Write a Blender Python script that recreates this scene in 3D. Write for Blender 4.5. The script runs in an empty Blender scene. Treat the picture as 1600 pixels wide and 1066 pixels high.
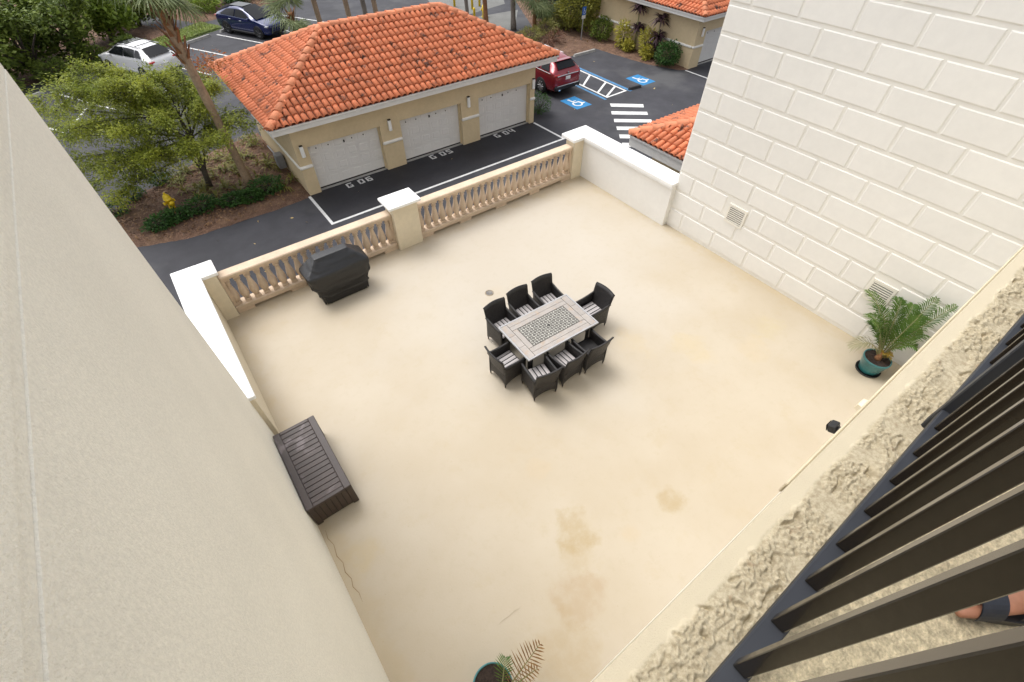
import bpy, bmesh, math, random
import numpy as np
from mathutils import Vector, Matrix, noise as mnoise
random.seed(7); rng = np.random.default_rng(7)
C = bpy.context.scene
COL = C.collection
R_ = math.radians

# ------------------------------------------------------------------ camera, sky, sun, exposure
cam = bpy.data.cameras.new('camera'); camo = bpy.data.objects.new('camera', cam); COL.objects.link(camo)
right = Vector((0.80180940, -0.59757265, 0.00293429))
up = Vector((0.44547850, 0.60099140, 0.66359494))
fwd = Vector((0.39830967, 0.53076950, -0.74808632))
CAM = Vector((0, 0, 7.85))
M = Matrix((right, up, -fwd)).transposed().to_4x4(); M.translation = CAM
camo.matrix_world = M
cam.sensor_width = 36; cam.lens = 16.3727; cam.clip_start = 0.02; cam.clip_end = 2000
C.camera = camo

w = bpy.data.worlds.new('World'); C.world = w; w.use_nodes = True
nt = w.node_tree; nt.nodes.clear()
SUN_DIR = Vector((-0.16, 0.46, 1.05)).normalized()
sky = nt.nodes.new('ShaderNodeTexSky'); sky.sky_type = 'NISHITA'; sky.sun_disc = False
sky.sun_elevation = math.asin(SUN_DIR.z); sky.sun_rotation = math.atan2(SUN_DIR.x, SUN_DIR.y)
sky.dust_density = 4.0; sky.air_density = 1.0; sky.ozone_density = 1.0
hs = nt.nodes.new('ShaderNodeHueSaturation'); hs.inputs['Saturation'].default_value = 0.22
bg = nt.nodes.new('ShaderNodeBackground'); bg.inputs['Strength'].default_value = 0.15
wo = nt.nodes.new('ShaderNodeOutputWorld')
nt.links.new(sky.outputs[0], hs.inputs['Color']); nt.links.new(hs.outputs[0], bg.inputs[0]); nt.links.new(bg.outputs[0], wo.inputs[0])

sl = bpy.data.lights.new('sun', 'SUN'); sl.energy = 0.8; sl.angle = R_(30); sl.color = (1.0, 0.975, 0.94)
so = bpy.data.objects.new('sun', sl); COL.objects.link(so)
so.rotation_euler = (-SUN_DIR).to_track_quat('-Z', 'Y').to_euler(); so.location = (-20, 20, 40)
C.view_settings.view_transform = 'Standard'; C.view_settings.look = 'None'
C.view_settings.exposure = 0.80; C.view_settings.gamma = 1.0; C.view_settings.use_curve_mapping = False

# ------------------------------------------------------------------ materials
def nd(nt, t, **kw):
    n = nt.nodes.new(t)
    for k, v in kw.items(): setattr(n, k, v)
    return n
def math_n(nt, op, a, b=None, c=None, clamp=False):
    n = nt.nodes.new('ShaderNodeMath'); n.operation = op; n.use_clamp = clamp
    for i, v in enumerate((a, b, c)):
        if v is None: continue
        if isinstance(v, (int, float)): n.inputs[i].default_value = v
        else: nt.links.new(v, n.inputs[i])
    return n.outputs[0]
def mix_n(nt, fac, a, b, mode='MIX'):
    n = nt.nodes.new('ShaderNodeMixRGB'); n.blend_type = mode
    for i, v in enumerate((fac, a, b)):
        if isinstance(v, (int, float)): n.inputs[i].default_value = v
        elif isinstance(v, (tuple, list)): n.inputs[i].default_value = (*v[:3], 1)
        else: nt.links.new(v, n.inputs[i])
    return n.outputs[0]
def noise_n(nt, vec, scale, detail=3, rough=0.55):
    n = nt.nodes.new('ShaderNodeTexNoise'); n.inputs['Scale'].default_value = scale
    n.inputs['Detail'].default_value = detail; n.inputs['Roughness'].default_value = rough
    nt.links.new(vec, n.inputs['Vector']); return n.outputs['Fac']
def ramp_n(nt, fac, lo, hi):
    n = nt.nodes.new('ShaderNodeMapRange'); n.inputs[1].default_value = lo; n.inputs[2].default_value = hi
    n.interpolation_type = 'SMOOTHSTEP'
    nt.links.new(fac, n.inputs[0]); return n.outputs[0]
def base_mat(name):
    m = bpy.data.materials.new(name); m.use_nodes = True
    nt = m.node_tree; b = nt.nodes['Principled BSDF']
    g = nt.nodes.new('ShaderNodeNewGeometry')
    return m, nt, b, g.outputs['Position']
def mat(name, col, rough=0.7, var=(3.0, 0.08), var2=None, bump=None, metal=0.0, spec=0.5, coat=0.0, objrand=0.0, tint=None, stain=None, local=False):
    m, nt, b, pos = base_mat(name)
    if local:
        tc = nt.nodes.new('ShaderNodeTexCoord'); pos = tc.outputs['Object']
    c = nt.nodes.new('ShaderNodeRGB'); c.outputs[0].default_value = (*col, 1); cur = c.outputs[0]
    def vary(cur, fac, amt):
        f = math_n(nt, 'MULTIPLY_ADD', fac, 2 * amt, 1 - amt)
        n = nt.nodes.new('ShaderNodeVectorMath'); n.operation = 'SCALE'
        nt.links.new(cur, n.inputs[0]); nt.links.new(f, n.inputs['Scale']); return n.outputs[0]
    if var: cur = vary(cur, ramp_n(nt, noise_n(nt, pos, var[0], 4), 0.25, 0.75), var[1])
    if var2: cur = vary(cur, ramp_n(nt, noise_n(nt, pos, var2[0], 5, 0.65), 0.25, 0.75), var2[1])
    if objrand:
        oi = nt.nodes.new('ShaderNodeObjectInfo'); cur = vary(cur, oi.outputs['Random'], objrand)
    if tint:   # (colour, noise scale, lo, hi)
        cur = mix_n(nt, ramp_n(nt, noise_n(nt, pos, tint[1], 4, 0.6), tint[2], tint[3]), cur, tint[0])
    if stain:
        cur = mix_n(nt, ramp_n(nt, noise_n(nt, pos, stain[1], 5, 0.7), stain[2], stain[3]), cur, stain[0])
    nt.links.new(cur, b.inputs['Base Color'])
    b.inputs['Roughness'].default_value = rough; b.inputs['Metallic'].default_value = metal
    b.inputs['Specular IOR Level'].default_value = spec; b.inputs['Coat Weight'].default_value = coat
    if bump:
        bn = nt.nodes.new('ShaderNodeBump'); bn.inputs['Strength'].default_value = bump[1]; bn.inputs['Distance'].default_value = bump[2]
        nt.links.new(noise_n(nt, pos, bump[0], 4, 0.6), bn.inputs['Height']); nt.links.new(bn.outputs[0], b.inputs['Normal'])
    return m
def leaf_mat(name, col, col2, rough=0.55, trans=0.35, scale=1.2):
    m, nt, b, pos = base_mat(name)
    g = [n for n in nt.nodes if n.type == 'NEW_GEOMETRY'][0]
    f = math_n(nt, 'ADD', math_n(nt, 'MULTIPLY', g.outputs['Random Per Island'], 0.55), math_n(nt, 'MULTIPLY', ramp_n(nt, noise_n(nt, pos, scale, 2), 0.3, 0.7), 0.45))
    cur = mix_n(nt, f, col, col2)
    nt.links.new(cur, b.inputs['Base Color']); b.inputs['Roughness'].default_value = rough; b.inputs['Specular IOR Level'].default_value = 0.3
    t = nt.nodes.new('ShaderNodeBsdfTranslucent'); nt.links.new(cur, t.inputs[0])
    mx = nt.nodes.new('ShaderNodeMixShader'); mx.inputs[0].default_value = trans
    nt.links.new(b.outputs[0], mx.inputs[1]); nt.links.new(t.outputs[0], mx.inputs[2])
    nt.links.new(mx.outputs[0], nt.nodes['Material Output'].inputs[0]); return m

def floor_mat():
    m, nt, b, pos = base_mat('terrace_coating')
    cur = mix_n(nt, ramp_n(nt, noise_n(nt, pos, 0.45, 4), 0.3, 0.7), (0.435, 0.37, 0.275), (0.475, 0.418, 0.33))
    cur = mix_n(nt, math_n(nt, 'MULTIPLY', ramp_n(nt, noise_n(nt, pos, 1.7, 5, 0.65), 0.52, 0.75), 0.35), cur, (0.42, 0.34, 0.22))
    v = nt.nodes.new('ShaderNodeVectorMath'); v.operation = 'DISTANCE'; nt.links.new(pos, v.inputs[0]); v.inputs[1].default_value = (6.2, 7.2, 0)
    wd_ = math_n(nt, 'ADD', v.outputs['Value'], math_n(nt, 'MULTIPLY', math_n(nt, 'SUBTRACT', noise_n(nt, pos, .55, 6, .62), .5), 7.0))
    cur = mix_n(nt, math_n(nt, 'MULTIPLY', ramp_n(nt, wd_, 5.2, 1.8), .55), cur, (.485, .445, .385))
    # brown water stains, each at its own place on the deck
    for (x, y, r, s, c) in [(2.55, 1.6, .42, .8, (.36, .27, .135)), (2.25, 1.25, .35, .5, (.38, .29, .155)), (4.17, 1.0, .26, .75, (.36, .27, .135)), (1.9, .8, .5, .65, (.38, .28, .17)),
                            (1.25, .42, .6, .55, (.38, .288, .16)), (7.24, 3.0, .5, .4, (.48, .38, .2)), (9.2, 2.4, .5, .42, (.46, .38, .2)), (2.7, 2.8, .25, .4, (.47, .37, .24)), (6.3, 3.9, .5, .35, (.5, .4, .24)),
                            (4.75, 7.05, .4, .25, (.5, .4, .25)), (5.4, 6.9, .3, .2, (.5, .4, .25)), (8.4, 2.2, .45, .3, (.5, .4, .24)), (-.55, 3.3, .35, .45, (.46, .35, .17)), (3.2, 1.0, .22, .3, (.47, .35, .2)), (6.4, 4.3, .2, .3, (.5, .38, .22))]:
        v = nt.nodes.new('ShaderNodeVectorMath'); v.operation = 'DISTANCE'
        nt.links.new(pos, v.inputs[0]); v.inputs[1].default_value = (x, y, 0)
        d = math_n(nt, 'ADD', v.outputs['Value'], math_n(nt, 'MULTIPLY', math_n(nt, 'SUBTRACT', noise_n(nt, pos, 1.7, 6, 0.6), 0.5), 2.6 * r))
        mr = nt.nodes.new('ShaderNodeMapRange'); mr.inputs[1].default_value = r * 1.05; mr.inputs[2].default_value = r * 0.45; mr.inputs[3].default_value = 0; mr.inputs[4].default_value = s
        mr.interpolation_type = 'SMOOTHSTEP'; nt.links.new(d, mr.inputs[0])
        f = math_n(nt, 'MULTIPLY', mr.outputs[0], ramp_n(nt, noise_n(nt, pos, 3.2, 5, .7), 0.15, 0.65))
        cur = mix_n(nt, math_n(nt, 'MULTIPLY', f, 0.8), cur, c)
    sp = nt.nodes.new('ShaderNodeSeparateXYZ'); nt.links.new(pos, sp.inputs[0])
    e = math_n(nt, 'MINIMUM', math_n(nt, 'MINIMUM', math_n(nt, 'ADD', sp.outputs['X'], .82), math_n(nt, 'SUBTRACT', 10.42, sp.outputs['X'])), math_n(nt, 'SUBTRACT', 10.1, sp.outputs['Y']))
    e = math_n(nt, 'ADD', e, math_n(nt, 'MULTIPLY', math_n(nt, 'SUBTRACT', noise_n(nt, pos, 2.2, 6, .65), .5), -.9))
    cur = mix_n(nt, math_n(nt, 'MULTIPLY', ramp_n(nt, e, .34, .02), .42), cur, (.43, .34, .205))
    cur = mix_n(nt, math_n(nt, 'MULTIPLY', ramp_n(nt, noise_n(nt, pos, 26, 2), .70, .74), .35), cur, (.34, .27, .17))
    cur = mix_n(nt, math_n(nt, 'MULTIPLY', ramp_n(nt, noise_n(nt, pos, 5.5, 6, .7), .5, .7), .22), cur, (.40, .335, .235))
    # fine grit
    cur = mix_n(nt, math_n(nt, 'MULTIPLY', ramp_n(nt, noise_n(nt, pos, 60, 2), 0.62, 0.8), 0.10), cur, (0.4, 0.33, 0.22))
    nt.links.new(cur, b.inputs['Base Color']); b.inputs['Roughness'].default_value = 0.62; b.inputs['Specular IOR Level'].default_value = 0.35
    bn = nt.nodes.new('ShaderNodeBump'); bn.inputs['Strength'].default_value = 0.25; bn.inputs['Distance'].default_value = 0.006
    nt.links.new(noise_n(nt, pos, 35, 5, 0.6), bn.inputs['Height']); nt.links.new(bn.outputs[0], b.inputs['Normal'])
    return m
MT = dict(
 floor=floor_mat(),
 stucco=mat('cream_stucco', (.83, .795, .695), .85, (.6, .04), (40, .07), (75, 1.0, .010)),
 stucco_far=mat('tan_stucco', (.62, .50, .315), .85, (.9, .05), (8, .04), (60, .4, .006)),
 pillar=mat('parapet_stucco', (.68, .60, .45), .8, (1.5, .05), (9, .04), (70, .4, .005)),
 block=mat('block_paint', (.765, .748, .71), .7, (.8, .025), (6, .02), (70, .35, .004), objrand=.02),
 blockgap=mat('block_joint_paint', (.77, .75, .70), .75, (1.0, .04), None, (60, .4, .005)),
 white=mat('white_cap_paint', (.86, .86, .85), .6, (3, .03), (15, .03), (60, .15, .003)),
 trimwhite=mat('white_trim_paint', (.80, .78, .73), .6, (4, .05), None, None),
 fascia=mat('fascia_paint', (.70, .69, .66), .55, (1.0, .05), (6, .04), None),
 balus=mat('cast_stone', (.58, .455, .335), .85, (2.5, .10), (22, .07), (80, .4, .004), objrand=.05, stain=((.40, .29, .2), 5, .62, .85)),
 ledge=mat('rough_render', (.60, .55, .44), .95, (5, .10), (40, .14), (140, .8, .006), stain=((.36, .28, .17), 16, .62, .8)),
 ledgesmooth=mat('smooth_render', (.56, .49, .355), .85, (5, .06), (30, .06), (60, .5, .003)),
 aggregate=mat('pebble_floor', (.56, .475, .31), .95, (60, .28), (150, .22), (130, 1.0, .01)),
 rail=mat('rail_paint', (.028, .031, .038), .5, (6, .15), None, None, spec=.4),
 picket=mat('picket_paint', (.020, .015, .010), .24, (6, .1), None, None, spec=.4, coat=.22),
 asphalt=mat('asphalt', (.040, .040, .047), .78, (.35, .22), (1.6, .14), (120, .5, .004), tint=((.080, .080, .084), .30, .5, .72), spec=.4, stain=((.10, .095, .09), 38, .66, .74)),
 asphalt_new=mat('sealed_asphalt', (.024, .024, .029), .7, (.9, .16), (7, .08), (120, .5, .004), spec=.4),
 line=mat('road_paint', (.66, .66, .65), .75, (8, .12), (40, .12), None, stain=((.20, .20, .21), 14, .60, .74)),
 bluepaint=mat('blue_road_paint', (.02, .19, .42), .75, (6, .15), (40, .1), None, stain=((.07, .10, .14), 9, .60, .74)),
 bluelight=mat('faded_blue_paint', (.06, .19, .36), .75, (5, .2), (40, .1), None),
 mulch=mat('mulch', (.15, .085, .055), .95, (3, .25), (30, .5), (30, 1.0, .05), tint=((.23, .14, .085), 2.2, .5, .75)),
 soil=mat('potting_soil', (.035, .022, .016), .95, (30, .4), None, (60, 1, .02)),
 grass=leaf_mat('grass', (.12, .19, .03), (.28, .33, .06), trans=.25),
 turf=mat('turf_soil', (.11, .15, .035), .95, (3, .25), (20, .3), (40, 1, .03)),
 concrete=mat('concrete', (.165, .165, .155), .9, (.8, .12), (9, .1), (60, .4, .005)),
 kerb=mat('wheel_stop_concrete', (.36, .35, .33), .9, (3, .15), (20, .1), (60, .4, .006)),
 tile=mat('terracotta', (.57, .172, .074), .72, (2.0, .12), (11, .10), (60, .3, .004), objrand=.16, stain=((.12, .05, .032), 2.6, .555, .64)),
 ridge=mat('terracotta_cap', (.60, .215, .105), .75, (2.2, .12), (11, .10), (60, .3, .004), objrand=.14, stain=((.42, .30, .22), 5, .62, .8)),
 under=mat('roof_underlay', (.15, .045, .025), .9, (3, .2), None, None),
 door=mat('garage_door_paint', (.72, .705, .68), .55, (1.0, .02), None, None, objrand=.01),
 dark=mat('dark_gap', (.03, .026, .022), .8, (5, .2), None, None),
 lamp=mat('lamp_white', (.84, .84, .82), .5, (5, .03), None, None),
 wicker=mat('dark_wicker', (.018, .016, .016), .5, (20, .25), (90, .3), (160, .9, .006), spec=.45),
 foot=mat('chair_foot_metal', (.45, .38, .28), .35, (5, .1), None, None, metal=.8),
 tabletop=mat('grey_wood_plank', (.345, .315, .29), .6, (6, .08), (30, .06), None, objrand=.06, tint=((.37, .295, .235), 7, .5, .72)),
 tablemetal=mat('table_frame_metal', (.37, .37, .38), .4, (6, .05), None, None, spec=.6),
 mosaic=mat('mosaic_tile', (.34, .33, .30), .5, (5, .1), (60, .15), None, objrand=.15),
 grillcover=mat('grill_cover_vinyl', (.007, .007, .008), .40, (4, .2), (30, .1), (14, .35, .02), spec=.6),
 resin=mat('brown_resin', (.052, .037, .034), .5, (2.5, .18), (60, .10), (90, .25, .003), objrand=.10, spec=.5, tint=((.13, .105, .108), 3.0, .56, .68)),
 resinside=mat('brown_resin_side', (.046, .031, .024), .55, (3, .15), (60, .1), (90, .25, .003), objrand=.1),
 pot=mat('teal_glaze', (.030, .155, .165), .28, (5, .2), (25, .12), (30, .15, .004), coat=.3),
 saucer=mat('dark_saucer', (.018, .02, .02), .45, (5, .2), None, None),
 frond=leaf_mat('date_palm_leaf', (.04, .105, .016), (.13, .20, .04), trans=.25, scale=3),
 frondpale=leaf_mat('pale_palm_leaf', (.22, .21, .12), (.34, .31, .2), trans=.25, scale=3),
 frondyellow=leaf_mat('yellow_palm_leaf', (.42, .25, .03), (.33, .27, .06), trans=.25, scale=8),
 frondbrown=leaf_mat('dry_palm_leaf', (.22, .115, .045), (.36, .22, .10), trans=.2, scale=6),
 stalk=mat('palm_stalk', (.21, .20, .085), .6, (8, .2), None, None),
 fan=leaf_mat('fan_palm_leaf', (.10, .145, .05), (.24, .27, .12), trans=.3, scale=2),
 fanpetiole=mat('fan_petiole', (.19, .21, .08), .6, (8, .2), None, None),
 palmtrunk=mat('palm_bark', (.33, .235, .155), .95, (2.5, .15), (14, .2), (20, 1, .03)),
 palmgrey=mat('grey_palm_bark', (.20, .175, .15), .95, (2.5, .15), (14, .2), (20, 1, .03)),
 palmboot=mat('palm_boots', (.27, .13, .06), .95, (4, .25), (20, .25), (20, 1, .03)),
 bark=mat('tree_bark', (.075, .062, .05), .95, (5, .25), (25, .25), (25, 1, .02)),
 airy=leaf_mat('feathery_leaf', (.145, .20, .025), (.43, .455, .06), trans=.42, scale=1.1),
 rust=leaf_mat('rusty_leaf', (.30, .085, .02), (.38, .16, .05), trans=.3),
 darkleaf=leaf_mat('hedge_leaf', (.045, .085, .016), (.24, .30, .05), trans=.3, scale=.8),
 limeleaf=leaf_mat('lime_leaf', (.13, .21, .025), (.30, .38, .06), trans=.35, scale=.8),
 shrubleaf=leaf_mat('shrub_leaf', (.022, .065, .016), (.07, .15, .03), trans=.2, scale=2),
 oliveleaf=leaf_mat('olive_leaf', (.15, .17, .025), (.33, .31, .06), trans=.25, scale=.9),
 crotonleaf=leaf_mat('croton_leaf', (.34, .33, .04), (.50, .45, .09), trans=.3, scale=2),
 tileaf=leaf_mat('ti_leaf', (.035, .018, .026), (.095, .05, .06), trans=.15, scale=3),
 strapleaf=leaf_mat('strap_leaf', (.12, .15, .03), (.30, .26, .07), trans=.25, scale=2),
 redleaf=leaf_mat('dry_red_leaf', (.10, .04, .03), (.22, .11, .06), trans=.2),
 fallen=leaf_mat('fallen_leaf', (.42, .27, .08), (.55, .45, .22), trans=.1),
 litter=leaf_mat('leaf_litter', (.10, .055, .03), (.30, .17, .08), trans=.05),
 yellow=mat('yellow_hydrant_paint', (.85, .60, .02), .45, (5, .08), None, None, coat=.2),
 bollard=mat('yellow_bollard_paint', (.72, .50, .02), .5, (5, .08), None, None),
 greywall=mat('dumpster_wall', (.055, .085, .078), .8, (1.2, .1), (9, .08), (60, .4, .006)),
 signblue=mat('sign_blue', (.02, .13, .50), .5, None, None, None),
 steel=mat('galvanised_steel', (.38, .38, .39), .5, (6, .1), None, None, metal=.6),
 greybox=mat('grey_box_paint', (.20, .205, .22), .6, (5, .08), None, None),
 black=mat('black_plastic', (.012, .012, .014), .45, (5, .2), None, None),
 tyre=mat('tyre_rubber', (.014, .014, .015), .85, (20, .2), None, None),
 rimsilver=mat('alloy_rim', (.55, .55, .56), .3, None, None, None, metal=.9),
 rimdark=mat('dark_rim', (.13, .13, .135), .35, None, None, None, metal=.7),
 carwhite=mat('white_car_paint', (.80, .80, .80), .25, None, None, None, coat=.8),
 carblue=mat('blue_car_paint', (.008, .018, .105), .25, None, None, None, coat=1.0, metal=.25),
 carred=mat('red_car_paint', (.25, .008, .018), .25, None, None, None, coat=1.0, metal=.3),
 glass=mat('car_glass', (.006, .007, .009), .10, None, None, None, spec=.18),
 chrome=mat('chrome_trim', (.75, .75, .76), .15, None, None, None, metal=1.0),
 tail=mat('tail_light_red', (.45, .012, .015), .2, None, None, None, coat=.8),
 headlight=mat('headlight_lens', (.55, .57, .6), .1, None, None, None, coat=1.0),
 plate=mat('number_plate', (.75, .75, .73), .5, (30, .1), None, None),
 skin=mat('skin', (.34, .15, .085), .55, (20, .08), (80, .05), None),
 strap=mat('sandal_strap', (.022, .027, .038), .6, (30, .15), None, (200, .4, .001)),
 shirt=mat('grey_shirt', (.13, .14, .16), .85, (20, .1), None, None),
 shorts=mat('dark_shorts', (.04, .045, .06), .85, (20, .1), None, None),
 hair=mat('dark_hair', (.02, .014, .01), .6, (60, .3), None, None),
 vent=mat('vent_paint', (.76, .73, .66), .6, (5, .03), None, None),
)
def stripe_mat():
    m, nt, b, pos = base_mat('striped_cushion')
    tc = nt.nodes.new('ShaderNodeTexCoord'); sx = nt.nodes.new('ShaderNodeSeparateXYZ'); nt.links.new(tc.outputs['Object'], sx.inputs[0])
    def band(per, off, lo):
        f = math_n(nt, 'FRACT', math_n(nt, 'MULTIPLY_ADD', sx.outputs['X'], 1 / per, off)); return math_n(nt, 'GREATER_THAN', f, lo)
    cur = mix_n(nt, band(.096, .5, .72), (.50, .47, .46), (.022, .02, .022))
    cur = mix_n(nt, math_n(nt, 'MULTIPLY', band(.096, .93, .86), .55), cur, (.22, .2, .2))
    nt.links.new(cur, b.inputs['Base Color']); b.inputs['Roughness'].default_value = .9; return m
MT['stripe'] = stripe_mat()

# ------------------------------------------------------------------ mesh helpers
def rotz(p, a):
    c, s = math.cos(a), math.sin(a); return (p[0] * c - p[1] * s, p[0] * s + p[1] * c, p[2])
class MB:
    def __init__(s): s.v = []; s.f = []; s.sm = []
    def add(s, vs, fs, smooth=False):
        o = len(s.v); s.v += [tuple(map(float, p)) for p in vs]; s.f += [tuple(i + o for i in f) for f in fs]; s.sm += [smooth] * len(fs); return s
    def box(s, c, d, rz=0.0, ch=0.0, rot=None):
        hx, hy, hz = d[0] / 2, d[1] / 2, d[2] / 2
        if ch <= 0:
            vs = [(x * hx, y * hy, z * hz) for x in (-1, 1) for y in (-1, 1) for z in (-1, 1)]
            fs = [(0, 1, 3, 2), (4, 6, 7, 5), (0, 4, 5, 1), (2, 3, 7, 6), (0, 2, 6, 4), (1, 5, 7, 3)]
        else:
            ch = min(ch, hx * .9, hy * .9, hz * .9)
            vs = []; ix = {}
            for x in (-1, 1):
                for y in (-1, 1):
                    for z in (-1, 1):
                        for a in range(3):
                            p = [x * (hx - ch), y * (hy - ch), z * (hz - ch)]; p[a] = (x * hx, y * hy, z * hz)[a]
                            ix[(x, y, z, a)] = len(vs); vs.append(tuple(p))
            fs = []
            for a in range(3):
                b, c2 = [(1, 2), (0, 2), (0, 1)][a]
                for sg in (-1, 1):
                    q = []
                    for (u, v) in ((-1, -1), (1, -1), (1, 1), (-1, 1)):
                        k = [0, 0, 0]; k[a] = sg; k[b] = u; k[c2] = v; q.append(ix[(*k, a)])
                    fs.append(tuple(q))
                for u in (-1, 1):
                    for v in (-1, 1):
                        k0 = [0, 0, 0]; k0[b] = u; k0[c2] = v; k1 = list(k0); k0[a] = -1; k1[a] = 1
                        fs.append((ix[(*k0, b)], ix[(*k1, b)], ix[(*k1, c2)], ix[(*k0, c2)]))
            for x in (-1, 1):
                for y in (-1, 1):
                    for z in (-1, 1): fs.append(tuple(ix[(x, y, z, a)] for a in range(3)))
        if rot is not None: vs = [tuple(rot @ Vector(p)) for p in vs]
        elif rz: vs = [rotz(p, rz) for p in vs]
        return s.add([(p[0] + c[0], p[1] + c[1], p[2] + c[2]) for p in vs], fs)
    def span(s, a, b, ch=0.0):
        return s.box([(a[i] + b[i]) / 2 for i in range(3)], [abs(b[i] - a[i]) for i in range(3)], ch=ch)
    def prism(s, poly, z0, z1):
        n = len(poly); vs = [(x, y, z0) for x, y in poly] + [(x, y, z1) for x, y in poly]
        fs = [tuple(range(n - 1, -1, -1)), tuple(range(n, 2 * n))] + [(i, (i + 1) % n, n + (i + 1) % n, n + i) for i in range(n)]
        return s.add(vs, fs)
    def sheet(s, poly, z): return s.add([(x, y, z) for x, y in poly], [tuple(range(len(poly)))])
    def tube(s, pts, rad, n=8, cap=True, smooth=True):
        pts = [Vector(p) for p in pts]; vs = []; fs = []
        if not isinstance(rad, (list, tuple)): rad = [rad] * len(pts)
        for i, p in enumerate(pts):
            t = (pts[min(i + 1, len(pts) - 1)] - pts[max(i - 1, 0)]).normalized()
            a = t.cross(Vector((0, 0, 1)) if abs(t.z) < .95 else Vector((1, 0, 0))).normalized(); b = t.cross(a)
            for k in range(n):
                th = 2 * math.pi * k / n; vs.append(p + (a * math.cos(th) + b * math.sin(th)) * rad[i])
        for i in range(len(pts) - 1):
            for k in range(n): fs.append((i * n + k, i * n + (k + 1) % n, (i + 1) * n + (k + 1) % n, (i + 1) * n + k))
        if cap: fs += [tuple(range(n - 1, -1, -1)), tuple(range((len(pts) - 1) * n, len(pts) * n))]
        return s.add(vs, fs, smooth)
    def lathe(s, prof, c=(0, 0, 0), n=16, smooth=True, cap=True):
        vs = []; fs = []
        for r, z in prof:
            for k in range(n): th = 2 * math.pi * k / n; vs.append((c[0] + r * math.cos(th), c[1] + r * math.sin(th), c[2] + z))
        for i in range(len(prof) - 1):
            for k in range(n): fs.append((i * n + k, i * n + (k + 1) % n, (i + 1) * n + (k + 1) % n, (i + 1) * n + k))
        if cap: fs += [tuple(range(n - 1, -1, -1)), tuple(range((len(prof) - 1) * n, len(prof) * n))]
        return s.add(vs, fs, smooth)
    def strip(s, pts, wid, side):   # flat ribbon along pts
        vs = []
        for p, ww in zip(pts, wid):
            p = Vector(p); vs += [p - side * ww / 2, p + side * ww / 2]
        return s.add(vs, [(2 * i, 2 * i + 1, 2 * i + 3, 2 * i + 2) for i in range(len(pts) - 1)])
    def mesh(s, name, m, fix=True):
        me = bpy.data.meshes.new(name); me.from_pydata(s.v, [], s.f)
        if fix and len(s.f) < 30000:
            bm = bmesh.new(); bm.from_mesh(me); bmesh.ops.recalc_face_normals(bm, faces=bm.faces); bm.to_mesh(me); bm.free()
        if any(s.sm): me.polygons.foreach_set('use_smooth', s.sm)
        for mm in (m if isinstance(m, (list, tuple)) else [m]): me.materials.append(mm)
        return me
    def build(s, name, m, parent=None, world=False, kind=None, fix=True, loc=None, rot=None):
        if world and parent is not None:
            o = Vector((0, 0, 0)); q = parent
            while q is not None: o += q.location; q = q.parent
            s.v = [(p[0] - o[0], p[1] - o[1], p[2] - o[2]) for p in s.v]
        return link(name, s.mesh(name, MT[m] if isinstance(m, str) else m, fix), parent, kind, loc, rot)
def link(name, me, parent=None, kind=None, loc=None, rot=None):
    o = bpy.data.objects.new(name, me); COL.objects.link(o)
    if parent is not None: o.parent = parent
    if kind: o['kind'] = kind
    if loc is not None: o.location = loc
    if rot is not None: o.rotation_euler = rot
    return o
def tag(o, label, cat, group=None):
    o['label'] = label; o['category'] = cat
    if group: o['group'] = group
    return o
def thing(name, label, cat, loc=(0, 0, 0), rz=0.0, group=None):
    o = bpy.data.objects.new(name, None); COL.objects.link(o); o.location = loc; o.rotation_euler = (0, 0, rz); o.empty_display_size = .1
    return tag(o, label, cat, group)
def struct(name, mb, m): return mb.build(name, m, kind='structure')
def copy_tree(o, parent=None):
    c = o.copy(); COL.objects.link(c)
    if parent is not None: c.parent = parent
    for ch in list(o.children): copy_tree(ch, c)
    return c
def quads(name, P, m, parent=None, kind=None):   # P: (n,4,3) numpy, free leaf quads
    n = len(P); me = bpy.data.meshes.new(name)
    me.vertices.add(4 * n); me.vertices.foreach_set('co', np.ascontiguousarray(P, dtype=np.float32).ravel())
    me.loops.add(4 * n); me.loops.foreach_set('vertex_index', np.arange(4 * n, dtype=np.int32))
    me.polygons.add(n); me.polygons.foreach_set('loop_start', np.arange(0, 4 * n, 4, dtype=np.int32))
    me.update(calc_edges=True); me.materials.append(MT[m]); return link(name, me, parent, kind)
def leaf_quads(cen, size, aspect=.45, up=0.4, dirs=None, rs=None):
    rs = rs or rng
    n = len(cen); d = rs.normal(size=(n, 3)) if dirs is None else dirs + rs.normal(size=(n, 3)) * .35
    d[:, 2] *= .6; d /= np.linalg.norm(d, axis=1)[:, None]
    nn = rs.normal(size=(n, 3)); nn[:, 2] = np.abs(nn[:, 2]) + up * 2
    s = np.cross(d, nn); s /= np.linalg.norm(s, axis=1)[:, None] + 1e-9
    L = (size * rs.uniform(.6, 1.3, n))[:, None]; W = L * aspect / 2
    P = np.empty((n, 4, 3)); P[:, 0] = cen - d * L / 2; P[:, 1] = cen + s * W; P[:, 2] = cen + d * L / 2; P[:, 3] = cen - s * W
    return P

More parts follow.
